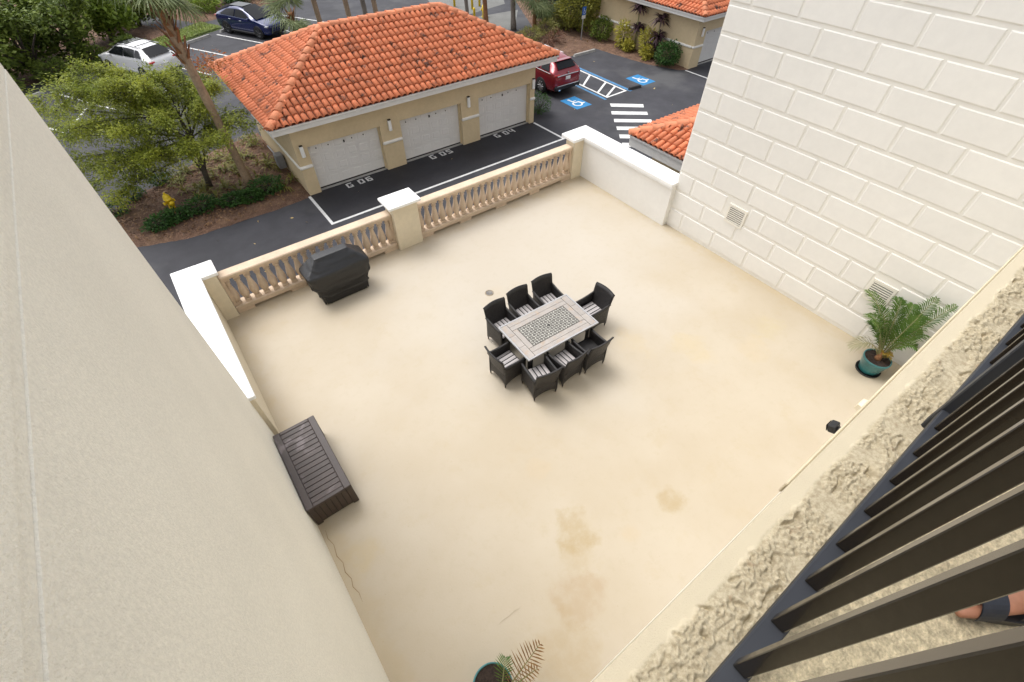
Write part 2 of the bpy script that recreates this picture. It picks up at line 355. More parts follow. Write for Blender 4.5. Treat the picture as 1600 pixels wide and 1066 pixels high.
# ------------------------------------------------------------------ ground of the car park
G = -2.2
struct('ground', MB().sheet([(-300, -100), (400, -100), (400, 500), (-300, 500)], G), 'asphalt')
def flat(name, poly, z, m): return struct(name, MB().sheet(poly, G + z), m)
flat('parking_apron', [(3.5, 15.75), (14.9, 15.85), (14.84, 18.34), (3.52, 18.3)], .004, 'asphalt_new')
def ribbon(pts, wd):
    out = MB()
    for a, b in zip(pts[:-1], pts[1:]):
        a = Vector(a); b = Vector(b); d = (b - a).normalized(); n = Vector((-d.y, d.x)) * wd / 2; a = a - d * wd / 2; b = b + d * wd / 2
        out.sheet([tuple(a - n), tuple(b - n), tuple(b + n), tuple(a + n)], 0)
    return out
def line(name, pts, wd=.11, m='line', z=.008):
    mb = ribbon(pts, wd); mb.v = [(x, y, G + z + .0007 * (i // 4)) for i, (x, y, q) in enumerate(mb.v)]
    return struct(name, mb, m)
line('parking_line', [(3.47, 18.0), (3.48, 15.74), (14.89, 15.86), (14.82, 17.98)])
# slanted stalls of the far car park: along U, across N
U = Vector((.467, -.884)); N = Vector((.884, .467))
st = lambda n, t: tuple(N * n + U * t)
for n in (10.8, 13.57, 16.4, 19.2, 21.95, 24.75, 27.5, 30.3):
    line('parking_line', [st(n, -34.2), st(n, -28.6)])
line('parking_line', [st(10.8, -28.5), st(13.0, -30.4)])
line('parking_line', [(26.57, 18.22), (26.6, 14.5)])
# accessible bays and striped aisle
line('blue_line', [(21.72, 23.6), (21.66, 18.1)], .2, 'bluelight', .004)
line('blue_line', [(19.78, 23.6), (19.70, 18.05)], .16, 'bluelight', .004)
line('aisle_line', [(21.5, 23.6), (21.42, 18.2), (19.95, 18.15), (20.05, 23.6)])
for y0, y1 in ((23.6, 22.2), (20.15, 21.05), (18.95, 19.72)): line('aisle_line', [(20.06, y0), (21.38, y1)], .12, z=.0105)
line('aisle_line', [(20.02, 18.25), (21.32, 18.95)], .12, z=.0105)
for i, q in enumerate([[(19.5, 17.48), (20.86, 16.38), (20.58, 16.08), (19.27, 17.15)], [(18.87, 16.75), (20.3, 15.6), (20.07, 15.32), (18.62, 16.45)],
          [(18.33, 16.01), (19.79, 14.86), (19.58, 14.58), (18.08, 15.73)], [(17.81, 15.32), (19.25, 14.2), (19.02, 13.92), (17.57, 15.03)],
          [(17.3, 14.63), (18.75, 13.5), (18.52, 13.2), (17.05, 14.33)], [(16.8, 13.95), (18.2, 12.8), (18.0, 12.55), (16.55, 13.65)]]):
    flat('crosswalk_stripe', q, .004, 'line')
GL = {'G': [(0, .02, .2, .98), (.2, .8, .68, 1), (.2, 0, .68, .2), (.48, .2, .68, .52), (.38, .4, .48, .52)], '0': [(0, .04, .2, .96), (.48, .04, .68, .96), (.2, 0, .48, .2), (.2, .8, .48, 1)],
      '4': [(0, .4, .2, 1), (.48, 0, .68, 1), (.2, .34, .48, .52)], '5': [(0, .5, .2, 1), (.2, .8, .68, 1), (.2, .44, .6, .62), (.48, .04, .68, .44), (0, 0, .48, .2)],
      '6': [(0, .04, .2, .96), (.2, .8, .64, 1), (.2, .42, .64, .6), (.48, .2, .68, .42), (.2, 0, .64, .2)]}
def stencil(txt, p, ang, h=.34):
    mb = MB(); x = 0
    for ch in txt:
        if ch == ' ': x += .42; continue
        for (a, b, c, d) in GL[ch]:
            if ch == 'G' and False: pass
            q = [(x + a + .005, b), (x + c - .005, b), (x + c - .005, d), (x + a + .005, d)]
            q = [rotz((u * h, v * h, 0), ang) for u, v in q]
            mb.sheet([(p[0] + e[0], p[1] + e[1]) for e in q], G + .008)
        x += .95
    return mb
for txt, p, lb in (('G 06', (4.98, 17.72), 'white stencilled G 06 on the asphalt before the left garage door, nearest the mulch bed'), ('G 05', (8.92, 17.78), 'white stencilled G 05 on the asphalt before the middle garage door'), ('G 04', (12.42, 17.78), 'white stencilled G 04 on the asphalt before the right garage door')):
    o = stencil(txt, p, R_(0.4), .37).build('bay_number', 'line', fix=False); tag(o, lb, 'painted number', 'bay numbers on the garage apron')
def access_symbol(c, label, rz):
    t = thing('accessible_bay_marking', label, 'painted symbol', (c[0], c[1], G), rz, 'blue accessible parking markings')
    MB().sheet([(-.52, -.68), (.52, -.68), (.52, .68), (-.52, .68)], .004).build('blue_square', 'bluepaint', t, fix=False)
    mb = MB()
    def arc(cx, cy, r, a0, a1, wd, n=18):
        for i in range(n):
            a, b = a0 + (a1 - a0) * i / n, a0 + (a1 - a0) * (i + 1) / n
            mb.sheet([(cx + (r - wd / 2) * math.cos(a), cy + (r - wd / 2) * math.sin(a)), (cx + (r + wd / 2) * math.cos(a), cy + (r + wd / 2) * math.sin(a)),
                      (cx + (r + wd / 2) * math.cos(b), cy + (r + wd / 2) * math.sin(b)), (cx + (r - wd / 2) * math.cos(b), cy + (r - wd / 2) * math.sin(b))], .008)
    arc(-.02, -.16, .24, R_(120), R_(395), .085)
    mb.sheet([(-.10 + .075 * math.cos(k * .7), .47 + .075 * math.sin(k * .7)) for k in range(9)], .0085)
    for a, b, wd, z in (((-.09, .36), (-.05, .02), .1, .0088), ((-.07, .2), (.14, .2), .07, .0092), ((-.05, .02), (.2, .02), .09, .0096), ((.2, .02), (.3, -.26), .09, .01), ((.3, -.26), (.39, -.22), .07, .0104)):
        r = ribbon([a, b], wd); r.v = [(x, y, z) for x, y, q in r.v]; mb.add(r.v, r.f)
    mb.build('wheelchair_symbol', 'line', t, fix=False)
access_symbol((18.12, 18.62), 'blue square with white wheelchair symbol right behind the red car', 0)
access_symbol((23.28, 18.82), 'blue square with white wheelchair symbol in the empty bay near the round bush', 0)
# planting beds, grass, paths
BED = [(-4.2, 19.4), (-2.53, 18.5), (-1.08, 18.0), (.88, 17.9), (2.62, 18.0), (3.5, 18.05), (3.5, 24.9), (1.6, 24.4), (-.3, 23.0), (-1.63, 22.3), (-2.85, 21.5), (-4.1, 20.6)]
def mound(name, poly, h, m, step=.22, amp=.05, edge=.45):
    """planting bed: a bumpy raised sheet that falls to the ground at its rim"""
    xs = [p[0] for p in poly]; ys = [p[1] for p in poly]
    nx = int((max(xs) - min(xs)) / step) + 2; ny = int((max(ys) - min(ys)) / step) + 2
    def inside(x, y):
        c = False; j = len(poly) - 1
        for i in range(len(poly)):
            if (poly[i][1] > y) != (poly[j][1] > y) and x < (poly[j][0] - poly[i][0]) * (y - poly[i][1]) / (poly[j][1] - poly[i][1]) + poly[i][0]: c = not c
            j = i
        return c
    def dist(x, y):
        d = 9e9
        for i in range(len(poly)):
            a = Vector(poly[i - 1]); b = Vector(poly[i]); p = Vector((x, y)); ab = b - a; t = max(0, min(1, (p - a).dot(ab) / ab.length_squared)); d = min(d, (p - a - ab * t).length)
        return d
    vs = []; fs = []; ok = {}
    for i in range(nx):
        for j in range(ny):
            x = min(xs) + i * step; y = min(ys) + j * step; d = dist(x, y); ins = inside(x, y); ok[(i, j)] = ins or d < step * 2.6
            sd = d if ins else -d
            z = G + min(1, max(-2.5, (sd + .06) / edge)) * h + amp * mnoise.noise(Vector((x * 3, y * 3, 0))) * min(1, max(0, sd / edge))
            vs.append((x + .06 * mnoise.noise(Vector((x * 4, y * 4, 5))), y + .06 * mnoise.noise(Vector((x * 4, y * 4, 9))), z))
    for i in range(nx - 1):
        for j in range(ny - 1):
            if all(ok[k] for k in ((i, j), (i + 1, j), (i, j + 1), (i + 1, j + 1))): fs.append((i * ny + j, (i + 1) * ny + j, (i + 1) * ny + j + 1, i * ny + j + 1))
    mb = MB(); mb.add(vs, fs, True); return mb.build(name, m, kind='structure'), inside
_, in_bed = mound('mulch_bed', BED, .10, 'mulch')
BEDR = [(15.2, 23.9), (17.2, 24.2), (20.0, 24.2), (21.9, 24.1), (25.0, 24.5), (25.2, 22.8), (25.55, 20.4), (26.4, 18.45), (26.95, 18.3), (27.2, 25.2), (33, 33), (28, 37), (24.5, 30.2), (18, 30), (15.2, 28)]
_, in_bedr = mound('mulch_bed', BEDR, .08, 'mulch', .4)
HB = [st(4, -36.6), st(20.5, -36.2), st(24, -36.8), st(24, -60), st(0, -60)]
_, in_hb = mound('mulch_bed', HB, .10, 'mulch', .7, .08)
BEDM = [st(26.0, -37.5), st(34, -36.8), st(39, -37.5), st(40, -42), st(26, -60)]
_, in_bm = mound('mulch_bed', BEDM, .10, 'mulch', .7, .08)
_, in_gr = mound('grass_strip', [st(20.6, -35.1), st(26.0, -35.1), st(26.1, -37.4), st(20.6, -36.7)], .06, 'turf', .3, .02)
flat('concrete_drive', [(21.4, 35.5), (26.6, 36.6), (30.5, 43), (24, 46), (21.5, 39.5)], .006, 'concrete')
flat('concrete_path', [(20.2, 30.4), (23.3, 30.9), (26.4, 34.6), (22.4, 34.9)], .006, 'concrete')

# ------------------------------------------------------------------ terrace and the buildings round it
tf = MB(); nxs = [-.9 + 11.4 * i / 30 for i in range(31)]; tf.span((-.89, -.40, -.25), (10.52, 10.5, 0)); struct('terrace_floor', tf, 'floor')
pod = MB().span((-1.1, -6, G - .1), (10.8, 10.48, -.252)); struct('terrace_podium', pod, 'stucco')
# deck crack and scuff
cr = MB(); pts = [(-.8, 4.05), (-.82, 3.9), (-.78, 3.75), (-.81, 3.55), (-.77, 3.4), (-.80, 3.25), (-.76, 3.1), (-.79, 2.98), (-.75, 2.85), (-.76, 2.7)]
cr.strip([(x, y, .004) for x, y in pts], [.003, .008, .006, .010, .006, .010, .007, .009, .006, .002], Vector((1, 0, 0)))
tag(cr.build('floor_crack', mat('crack_brown', (.22, .14, .06), .9), fix=False), 'thin wavy brown crack in the terrace floor beside the left wall', 'crack')
sc_ = MB().strip([(.70, 1.24, .004), (.8, 1.245, .004), (.9, 1.235, .004), (1.0, 1.24, .004), (1.1, 1.22, .004)], [.002, .010, .008, .012, .002], Vector((0, 1, 0)))
tag(sc_.build('floor_scratch', mat('scratch_grey', (.40, .35, .26), .9), fix=False), 'short pale scratch line in the floor near the pot at the bottom edge', 'scratch')
# left wing
lw = thing('wing_wall', 'tall plain cream stucco wall with rough grain filling the left side', 'wall', (-.88, 6.3, G))
MB().span((-8, -8, G - .1), (-.88, 6.32, 6.36), ch=.012).build('wall_face', 'stucco', lw, True)
MB().span((-7.9, -7.9, 6.36), (-.885, 6.312, 6.43)).build('groove', 'stucco', lw, True)
MB().span((-8, -8, 6.43), (-.874, 6.326, 9.2), ch=.012).build('upper_band', 'stucco', lw, True)
# block wall on the right
BWX = 10.5
bw = thing('block_wall', 'tall white wall of large raised blocks with recessed joints on the right', 'wall', (BWX, 6.6, G))
MB().span((BWX, -8, G - .1), (16.2, 6.6, 9.0), ch=.01).build('wall_face', 'blockgap', bw, True)
cache = {}
def block(y0, y1, zt):
    L = round(y1 - y0, 3)
    if L not in cache:
        h = .458; mb = MB(); b = .018; t = .0135
        # raised panel with wide bevel
        o = [(0, 0), (L, 0), (L, h), (0, h)]; i2 = [(b, b), (L - b, b), (L - b, h - b), (b, h - b)]
        mb.add([(0, y, z) for y, z in o] + [(-t * .55, y + (.003 if y == 0 else -.003), z + (.003 if z == 0 else -.003)) for y, z in o] + [(-t, y, z) for y, z in i2],
               [(0, 1, 5, 4), (1, 2, 6, 5), (2, 3, 7, 6), (3, 0, 4, 7), (4, 5, 9, 8), (5, 6, 10, 9), (6, 7, 11, 10), (7, 4, 8, 11), (8, 9, 10, 11)])
        cache[L] = mb.mesh('block', MT['block'])
    o = link('block', cache[L], bw); o.location = (0, y0 - 6.6, zt - .458 - G)
for k in range(16):
    zt = .54 + .5275 * k
    off = .98 if k % 2 == 0 else .475
    y = off - 2 * 1.027
    while y < 6.5:
        a, b = y, min(y + .977, 6.572)
        if b - a > .1 and not (k == 2 and (abs(a - 4.06) < .1 or abs(a - .98) < .1)): block(a, b, zt)
        y += 1.027
block(4.06, 4.40, 1.595); block(1.46, 1.957, 1.595)
def wall_vent(y0, y1, z0, z1, n):
    v = MB()
    t = .03
    for a, b in (((y0 - .05, z0 - .05), (y0, z1 + .05)), ((y1, z0 - .05), (y1 + .05, z1 + .05)), ((y0, z0 - .05), (y1, z0)), ((y0, z1), (y1, z1 + .05))):
        v.span((BWX - t, a[0], a[1]), (BWX + .0, b[0], b[1]))
    f = v.build('wall_vent', 'vent', bw, True)
    MB().span((BWX - .004, y0 + .002, z0 + .002), (BWX + .001, y1 - .002, z1 - .002)).build('vent_backing', 'dark', f, True)
    for i in range(n):
        z = z0 + (i + .5) * (z1 - z0) / n
        MB().box((BWX - .016, (y0 + y1) / 2, z + .006), (.028, y1 - y0 - .004, (z1 - z0) / n * .45), rot=None).build('louver', 'vent', f, True)
wall_vent(4.50, 4.91, 1.04, 1.44, 8); wall_vent(.99, 1.38, 1.04, 1.45, 8)
# parapets and pillars
def capstone(par, spans):
    mb = MB()
    for a, b in spans: mb.span(a, b, ch=.012)
    return mb.build('cap', 'white', par, True)
lp = thing('parapet_wall', 'low cream parapet at the left end of the balustrade with wide L shaped white cap', 'wall', (-1, 8.4, 0))
MB().span((-1.2, 6.26, G), (-.80, 10.5, 1.22), ch=.01).build('wall_face', 'pillar', lp, True)
MB().span((-.797, 10.05, -.2), (-.50, 10.46, 1.219), ch=.01).build('end_pillar', 'pillar', lp, True)
capstone(lp, [((-1.27, 6.25, 1.22), (-.765, 10.56, 1.31)), ((-.763, 10.02, 1.22), (-.44, 10.56, 1.308))])
mp = thing('parapet_pillar', 'square cream pillar between the two balustrade runs with flat white cap', 'pillar', (4.06, 10.2, 0))
MB().span((3.71, 10.01, -.2), (4.42, 10.46, 1.25), ch=.012).build('shaft', 'pillar', mp, True)
MB().span((3.67, 9.97, 1.25), (4.46, 10.50, 1.29), ch=.01).build('cap_moulding', 'white', mp, True)
MB().span((3.60, 9.90, 1.29), (4.50, 10.56, 1.365), ch=.012).build('cap', 'white', mp, True)
rp = thing('parapet_wall', 'low white parapet meeting the block wall with white cap at the right corner', 'wall', (10.5, 8.6, 0))
MB().span((10.33, 6.56, G), (10.80, 10.5, 1.22), ch=.01).build('wall_face', 'block', rp, True)
MB().span((9.93, 10.07, -.2), (10.327, 10.46, 1.219), ch=.01).build('end_pillar', 'pillar', rp, True)
capstone(rp, [((10.26, 6.55, 1.22), (10.87, 10.62, 1.32)), ((9.86, 10.02, 1.22), (10.258, 10.62, 1.318))])
MB().span((10.29, 6.553, 1.16), (10.328, 10.06, 1.218)).build('cap_moulding', 'white', rp, True)
# balustrades
prof = [(.052, .20), (.052, .245), (.038, .25), (.034, .275), (.046, .29), (.058, .34), (.066, .40), (.066, .45), (.058, .53), (.045, .62), (.036, .70), (.032, .76), (.034, .79), (.045, .80), (.045, .825), (.034, .835), (.038, .86), (.058, .89), (.058, .98)]
bal_me = MB()
bal_me.lathe([(r * 1.52, z) for r, z in prof[2:17]], n=12, cap=False); bal_me.box((0, 0, .225), (.14, .14, .06), ch=.004); bal_me.box((0, 0, .93), (.15, .15, .10), ch=.004)
bal_me = bal_me.mesh('baluster', MT['balus'])
def balustrade(x0, x1, n, label):
    t = thing('balustrade', label, 'balustrade', ((x0 + x1) / 2, 10.26, 0), 0, 'balustrade runs along the terrace edge')
    MB().span((x0, 10.12, .98), (x1, 10.40, 1.075), ch=.02).span((x0 + .001, 10.15, .955), (x1 - .001, 10.37, .9795)).build('top_rail', 'balus', t, True)
    MB().span((x0, 10.11, .075), (x1, 10.41, .195), ch=.012).build('bottom_rail', 'balus', t, True)
    nf = max(3, int((x1 - x0) / 1.25))
    for i in range(nf + 1):
        x = x0 + .2 + (x1 - x0 - .4) * i / nf; MB().span((x - .19, 10.115, 0), (x + .19, 10.405, .0745)).build('foot', 'balus', t, True)
    for i in range(n):
        o = link('baluster', bal_me, t); o.location = (x0 + (i + .5) * (x1 - x0) / n - t.location.x, 0, 0)
    for x in (x0 + .035, x1 - .035): MB().span((x - .034, 10.17, .196), (x + .034, 10.35, .954)).build('end_post', 'balus', t, True)
balustrade(-.497, 3.707, 19, 'left run of tan stone balustrade with vase shaped balusters behind the grill')
balustrade(4.423, 9.927, 24, 'right run of tan stone balustrade with vase shaped balusters between pillar and corner')

# ------------------------------------------------------------------ garages with tiled hip roofs
def tile_mesh(m):
    mb = MB(); W, Lh, T = .108, .45, .020; vs = []; n = 7
    for y, r in ((0, 1.0), (Lh, .88)):
        for rr in (1, 1 - T / W):
            for k in range(n):
                th = math.pi * k / (n - 1); vs.append((-math.cos(th) * W * r * rr, y, math.sin(th) * W * r * rr * .92))
    fs = []
    for k in range(n - 1):
        fs += [(k, k + 1, 2 * n + k + 1, 2 * n + k), (n + k, 3 * n + k, 3 * n + k + 1, n + k + 1), (k, n + k, n + k + 1, k + 1)]
    mb.add(vs, fs, True); return mb.mesh('roof_tile', m, fix=True), vs, fs
TILE, TV, TF = tile_mesh(MT['tile'])
def cap_mesh():
    mb = MB(); W, Lh, T = .165, .47, .022; vs = []; n = 7
    for y, r in ((0, 1.0), (Lh, .84)):
        for rr in (1, 1 - T / W):
            for k in range(n):
                th = math.pi * k / (n - 1); vs.append((-math.cos(th) * W * r * rr, y, math.sin(th) * W * r * rr * .85))
    fs = []
    for k in range(n - 1):
        fs += [(k, k + 1, 2 * n + k + 1, 2 * n + k), (n + k, 3 * n + k, 3 * n + k + 1, n + k + 1), (k, n + k, n + k + 1, k + 1)]
    mb.add(vs, fs, True); return mb.mesh('hip_cap', MT['ridge'])
CAPM = cap_mesh()
def hip_roof(par, x0, x1, y0, y1, ze, rise, faces, nmax=300, pitch=.232, expo=.365):
    """hip roof; eave rectangle, tiles on the named faces; the nearest tiles are objects, the rest one joined part"""
    h = min(x1 - x0, y1 - y0) / 2; sl = math.atan2(rise, h); L = math.hypot(h, rise)
    if (x1 - x0) >= (y1 - y0): ra = Vector((x0 + h, (y0 + y1) / 2, ze + rise)); rb = Vector((x1 - h, (y0 + y1) / 2, ze + rise))
    else: ra = Vector(((x0 + x1) / 2, y0 + h, ze + rise)); rb = Vector(((x0 + x1) / 2, y1 - h, ze + rise))
    A, B, Cc, D = [Vector(p) for p in ((x0, y0, ze), (x1, y0, ze), (x1, y1, ze), (x0, y1, ze))]
    alongx = (x1 - x0) >= (y1 - y0)
    rf = MB()
    if alongx: rf.add([A, B, Cc, D, ra, rb], [(0, 1, 5, 4), (2, 3, 4, 5), (3, 0, 4), (1, 2, 5), (0, 3, 2, 1)])
    else: rf.add([A, B, Cc, D, ra, rb], [(3, 0, 4, 5), (1, 2, 5, 4), (0, 1, 4), (2, 3, 5), (0, 3, 2, 1)])
    roof = rf.build('roof', 'under', par, True)
    base = Vector((0, 0, 0)); q = par
    while q is not None: base += q.location; q = q.parent
    cand = []
    for fc in faces:
        o, u, ln = {'front': (A, Vector((1, 0, 0)), x1 - x0), 'left': (D, Vector((0, -1, 0)), y1 - y0), 'right': (B, Vector((0, 1, 0)), y1 - y0), 'back': (Cc, Vector((-1, 0, 0)), x1 - x0)}[fc]
        inward = Vector((-u.y, u.x, 0)); v = inward * math.cos(sl) + Vector((0, 0, math.sin(sl))); nrm = u.cross(v)
        rows = int(L / expo); n = int(ln / pitch); pw = ln / n
        for r in range(rows + 1):
            d = r * expo - .05; inset = max(0, (d + .12) * math.cos(sl))
            for i in range(n):
                uu = (i + .5) * pw
                if uu < inset - .03 or uu > ln - inset + .03 or d > L - .20: continue
                p = o + u * uu + v * d + nrm * (.010 + .006 * random.random())
                tl = R_(4.6) + random.uniform(-.012, .012); vv = v * math.cos(tl) - nrm * math.sin(tl); nn = nrm * math.cos(tl) + v * math.sin(tl)
                p = p + nrm * .036
                yw = random.uniform(-.02, .02); uu2 = (u + vv * yw).normalized(); vv2 = nn.cross(uu2)
                mtx = Matrix((uu2, vv2, nn)).transposed().to_4x4(); mtx.translation = p - base; cand.append(((p - CAM).length, mtx))
    cand.sort(key=lambda c: c[0])
    for d, mtx in cand[:nmax]:
        t = link('roof_tile', TILE, roof); t.matrix_basis = mtx
    rest = cand[nmax:]
    if rest:
        mb = MB()
        for d, mtx in rest: mb.add([mtx @ Vector(p) for p in TV], TF, True)
        mb.build('roof_tile', 'tile', roof, fix=False, kind='stuff')
    hips = [(A, ra), (B, rb if alongx else ra), (Cc, rb), (D, ra if alongx else rb), (ra, rb)]
    for a, b in hips:
        if (b - a).length < .3: continue
        v = (b - a).normalized(); u = v.cross(Vector((0, 0, 1))).normalized(); nn = u.cross(v); n = max(1, int((b - a).length / .40)); stp = (b - a).length / n
        for i in range(n):
            tl = R_(2.6); vv = v * math.cos(tl) - nn * math.sin(tl); n2 = nn * math.cos(tl) + v * math.sin(tl)
            mtx = Matrix((u, vv, n2)).transposed().to_4x4(); mtx.translation = a + v * (i * stp - .02) + nn * .050 - base
            t = link('hip_cap', CAPM, roof); t.matrix_basis = mtx
    return roof
def fascia(par, x0, x1, y0, y1, z0, z1):
    t = .05; mb = MB()
    mb.span((x0, y0, z0), (x1, y0 + t, z1), ch=.008); mb.span((x0, y1 - t, z0), (x1, y1, z1), ch=.008)
    mb.span((x0, y0 + t + .001, z0), (x0 + t, y1 - t - .001, z1), ch=.008); mb.span((x1 - t, y0 + t + .001, z0), (x1, y1 - t - .001, z1), ch=.008)
    mb.build('fascia', 'fascia', par, True)
    MB().span((x0 + .06, y0 + .06, z0 + .03), (x1 - .06, y1 - .06, z0 + .06)).build('soffit', 'trimwhite', par, True)
    g = MB()   # gutter lip below the tiles
    g.span((x0 - .05, y0 - .055, z1 - .075), (x1 + .05, y0 - .002, z1 + .0), ch=.012); g.span((x0 - .055, y0 - .0, z1 - .075), (x0 - .002, y1, z1), ch=.012)
    g.build('gutter', 'fascia', par, True)
def garage_door(par, x0, x1, y, z0, z1, nx=6, nz=4):
    d = MB().span((x0, y + .012, z0), (x1, y + .05, z1)).build('garage_door', 'door', par, True)
    pw, ph = (x1 - x0) / nx, (z1 - z0) / nz
    me = MB(); b = .022
    w0, h0 = pw * .45, ph * .42
    me.add([(-pw * .495, 0, -ph * .488), (pw * .495, 0, -ph * .488), (pw * .495, 0, ph * .488), (-pw * .495, 0, ph * .488), (-w0 + .02, 0, -h0 + .02), (w0 - .02, 0, -h0 + .02), (w0 - .02, 0, h0 - .02), (-w0 + .02, 0, h0 - .02),
            (-w0 + .05, .005, -h0 + .05), (w0 - .05, .005, -h0 + .05), (w0 - .05, .005, h0 - .05), (-w0 + .05, .005, h0 - .05),
            (-w0 + .08, -.004, -h0 + .08), (w0 - .08, -.004, -h0 + .08), (w0 - .08, -.004, h0 - .08), (-w0 + .08, -.004, h0 - .08)],
           [(0, 1, 5, 4), (1, 2, 6, 5), (2, 3, 7, 6), (3, 0, 4, 7), (4, 5, 9, 8), (5, 6, 10, 9), (6, 7, 11, 10), (7, 4, 8, 11), (8, 9, 13, 12), (9, 10, 14, 13), (10, 11, 15, 14), (11, 8, 12, 15), (12, 13, 14, 15)])
    me = me.mesh('door_panel', MT['door']); base = Vector(par.location)
    for i in range(nx):
        for j in range(nz):
            o = link('door_panel', me, d); o.location = Vector((x0 + (i + .5) * pw, y, z0 + (j + .5) * ph)) - base
    h = MB()
    for i in range(1, nx): 
        if i != 3: h.box((x0 + i * pw - .15, y - .012, z1 - .22), (.04, .02, .04))
    h.box(((x0 + x1) / 2, y - .02, z1 - .25), (.05, .03, .09)); h.build('door_hinge', 'dark', d, True)
    MB().span((x0 + .01, y - .01, z0 - .06), (x1 - .01, y + .04, z0 + .0)).build('door_seal', 'dark', d, True)
def wall_lamp(par, x, y, z, ax='y'):
    d = (.13, .10, .42) if ax == 'y' else (.10, .13, .42)
    l = MB().box((x, y, z), d, ch=.02).build('wall_lamp', 'lamp', par, True)
    MB().box((x, y + .0, z + .225), (d[0] * .9, d[1] * .9, .028)).build('lamp_cap', 'dark', l, True)
def garage(label, x0, x1, y0, y1, doors, ze, fz, lamps, over, faces, trim=True, nmax=300, piers=None, rise=1.62, xo=None):
    t = thing('garage_building', label, 'garage', ((x0 + x1) / 2, y0, G))
    zt = fz + .03
    wl = MB()
    dz = -.36
    xs = [x0] + [v for d in doors for v in d] + [x1]
    # front: piers between the doors, lintel over them
    for i in range(0, len(xs), 2): wl.span((xs[i], y0, G), (xs[i + 1], y0 + .30, dz + .001))
    wl.span((x0, y0, dz + .002), (x1, y0 + .30, zt))
    wl.span((x0, y0 + .301, G), (x1, y1, zt - .001))
    wl.build('wall', 'stucco_far', t, True)
    for a, b in doors:
        garage_door(t, a + .02, b - .02, y0 + .24, G + .07, dz)
        MB().span((a + .002, y0 + .10, G + .001), (b - .002, y0 + .298, G + .022)).build('door_sill', 'kerb', t, True)
        fr = MB().span((a, y0 + .14, G + .03), (a + .035, y0 + .23, dz)).span((b - .035, y0 + .14, G + .03), (b, y0 + .23, dz)).span((a + .036, y0 + .14, dz - .035), (b - .036, y0 + .23, dz)); fr.build('door_frame', 'stucco_far', t, True)
    if trim:
        tr = MB()
        for i in range(0, len(xs), 2):
            a, b = xs[i] - (.04 if i == 0 else -.0), xs[i + 1] + (.04 if i == len(xs) - 2 else 0)
            MB().span((a, y0 - .06, -1.13), (b, y0 + .12, -1.0), ch=.04).build('moulding_band', 'trimwhite', t, True)
        MB().span((x0 - .06, y0 + .122, -1.13), (x0 + .02, y1, -1.0), ch=.035).build('moulding_band', 'trimwhite', t, True)
    for x, y, z in lamps: wall_lamp(t, x, y - .07, z)
    fx0, fx1, fy0, fy1 = x0 - over, x1 + over, y0 - over, y1 + over
    fascia(t, fx0, fx1, fy0, fy1, fz, ze - .01)
    hip_roof(t, fx0 - .03, fx1 + .03, fy0 - .03, fy1 + .03, ze, rise, faces, nmax)
    return t
ga = garage('beige three door garage with orange tiled hip roof behind the balustrade', 3.53, 14.85, 18.1, 24.2, [(4.0, 6.95), (7.84, 10.76), (11.68, 14.58)], .80, .55,
            [(3.77, 18.1, -.45), (7.36, 18.1, -.40), (11.13, 18.1, -.38), (14.72, 18.1, -.40)], .68, ('front', 'left'))
MB().span((5.5, 20, .81), (5.6, 20.1, .82)).build('roof_flash', 'under', ga, True)
# box and conduit on the side wall of the garage
eb = thing('utility_box', 'grey utility box with conduit low on the garage side wall in the mulch bed', 'utility box', (3.34, 20.6, G + .1))
MB().box((0, 0, .40), (.30, .42, .55), ch=.02).build('box_body', 'greybox', eb); MB().box((-.155, 0, .40), (.012, .36, .48)).build('box_door', 'greybox', eb)
MB().tube([(.08, .2, .3), (.08, .6, .2), (.08, 1.4, .16), (.08, 2.2, .14)], .035).build('conduit', 'greybox', eb)
g2 = garage('beige garage with orange tiled roof and plants along its side at the top right', 26.85, 33.0, 18.32, 26.2, [(27.7, 31.5)], .66, .42, [(27.3, 18.32, -.35)], .68, ('front', 'left'), nmax=40)
g3 = garage('low garage whose orange tiled roof corner shows between the parapet and the block wall', 14.0, 24.0, 2.6, 10.1, [(16, 19)], 0.30, -.10, [], .66, ('left', 'back'), trim=False, nmax=300)

# ------------------------------------------------------------------ balcony slab, rough ledge, railing
FZ = 6.77
bs = thing('balcony', 'rough textured balcony ledge with smooth painted edge below the dark railing', 'balcony', (5, -.5, FZ))
MB().span((-.87, -1.9, FZ - .22), (10.495, -.035, FZ - .012)).build('slab', 'aggregate', bs, True)
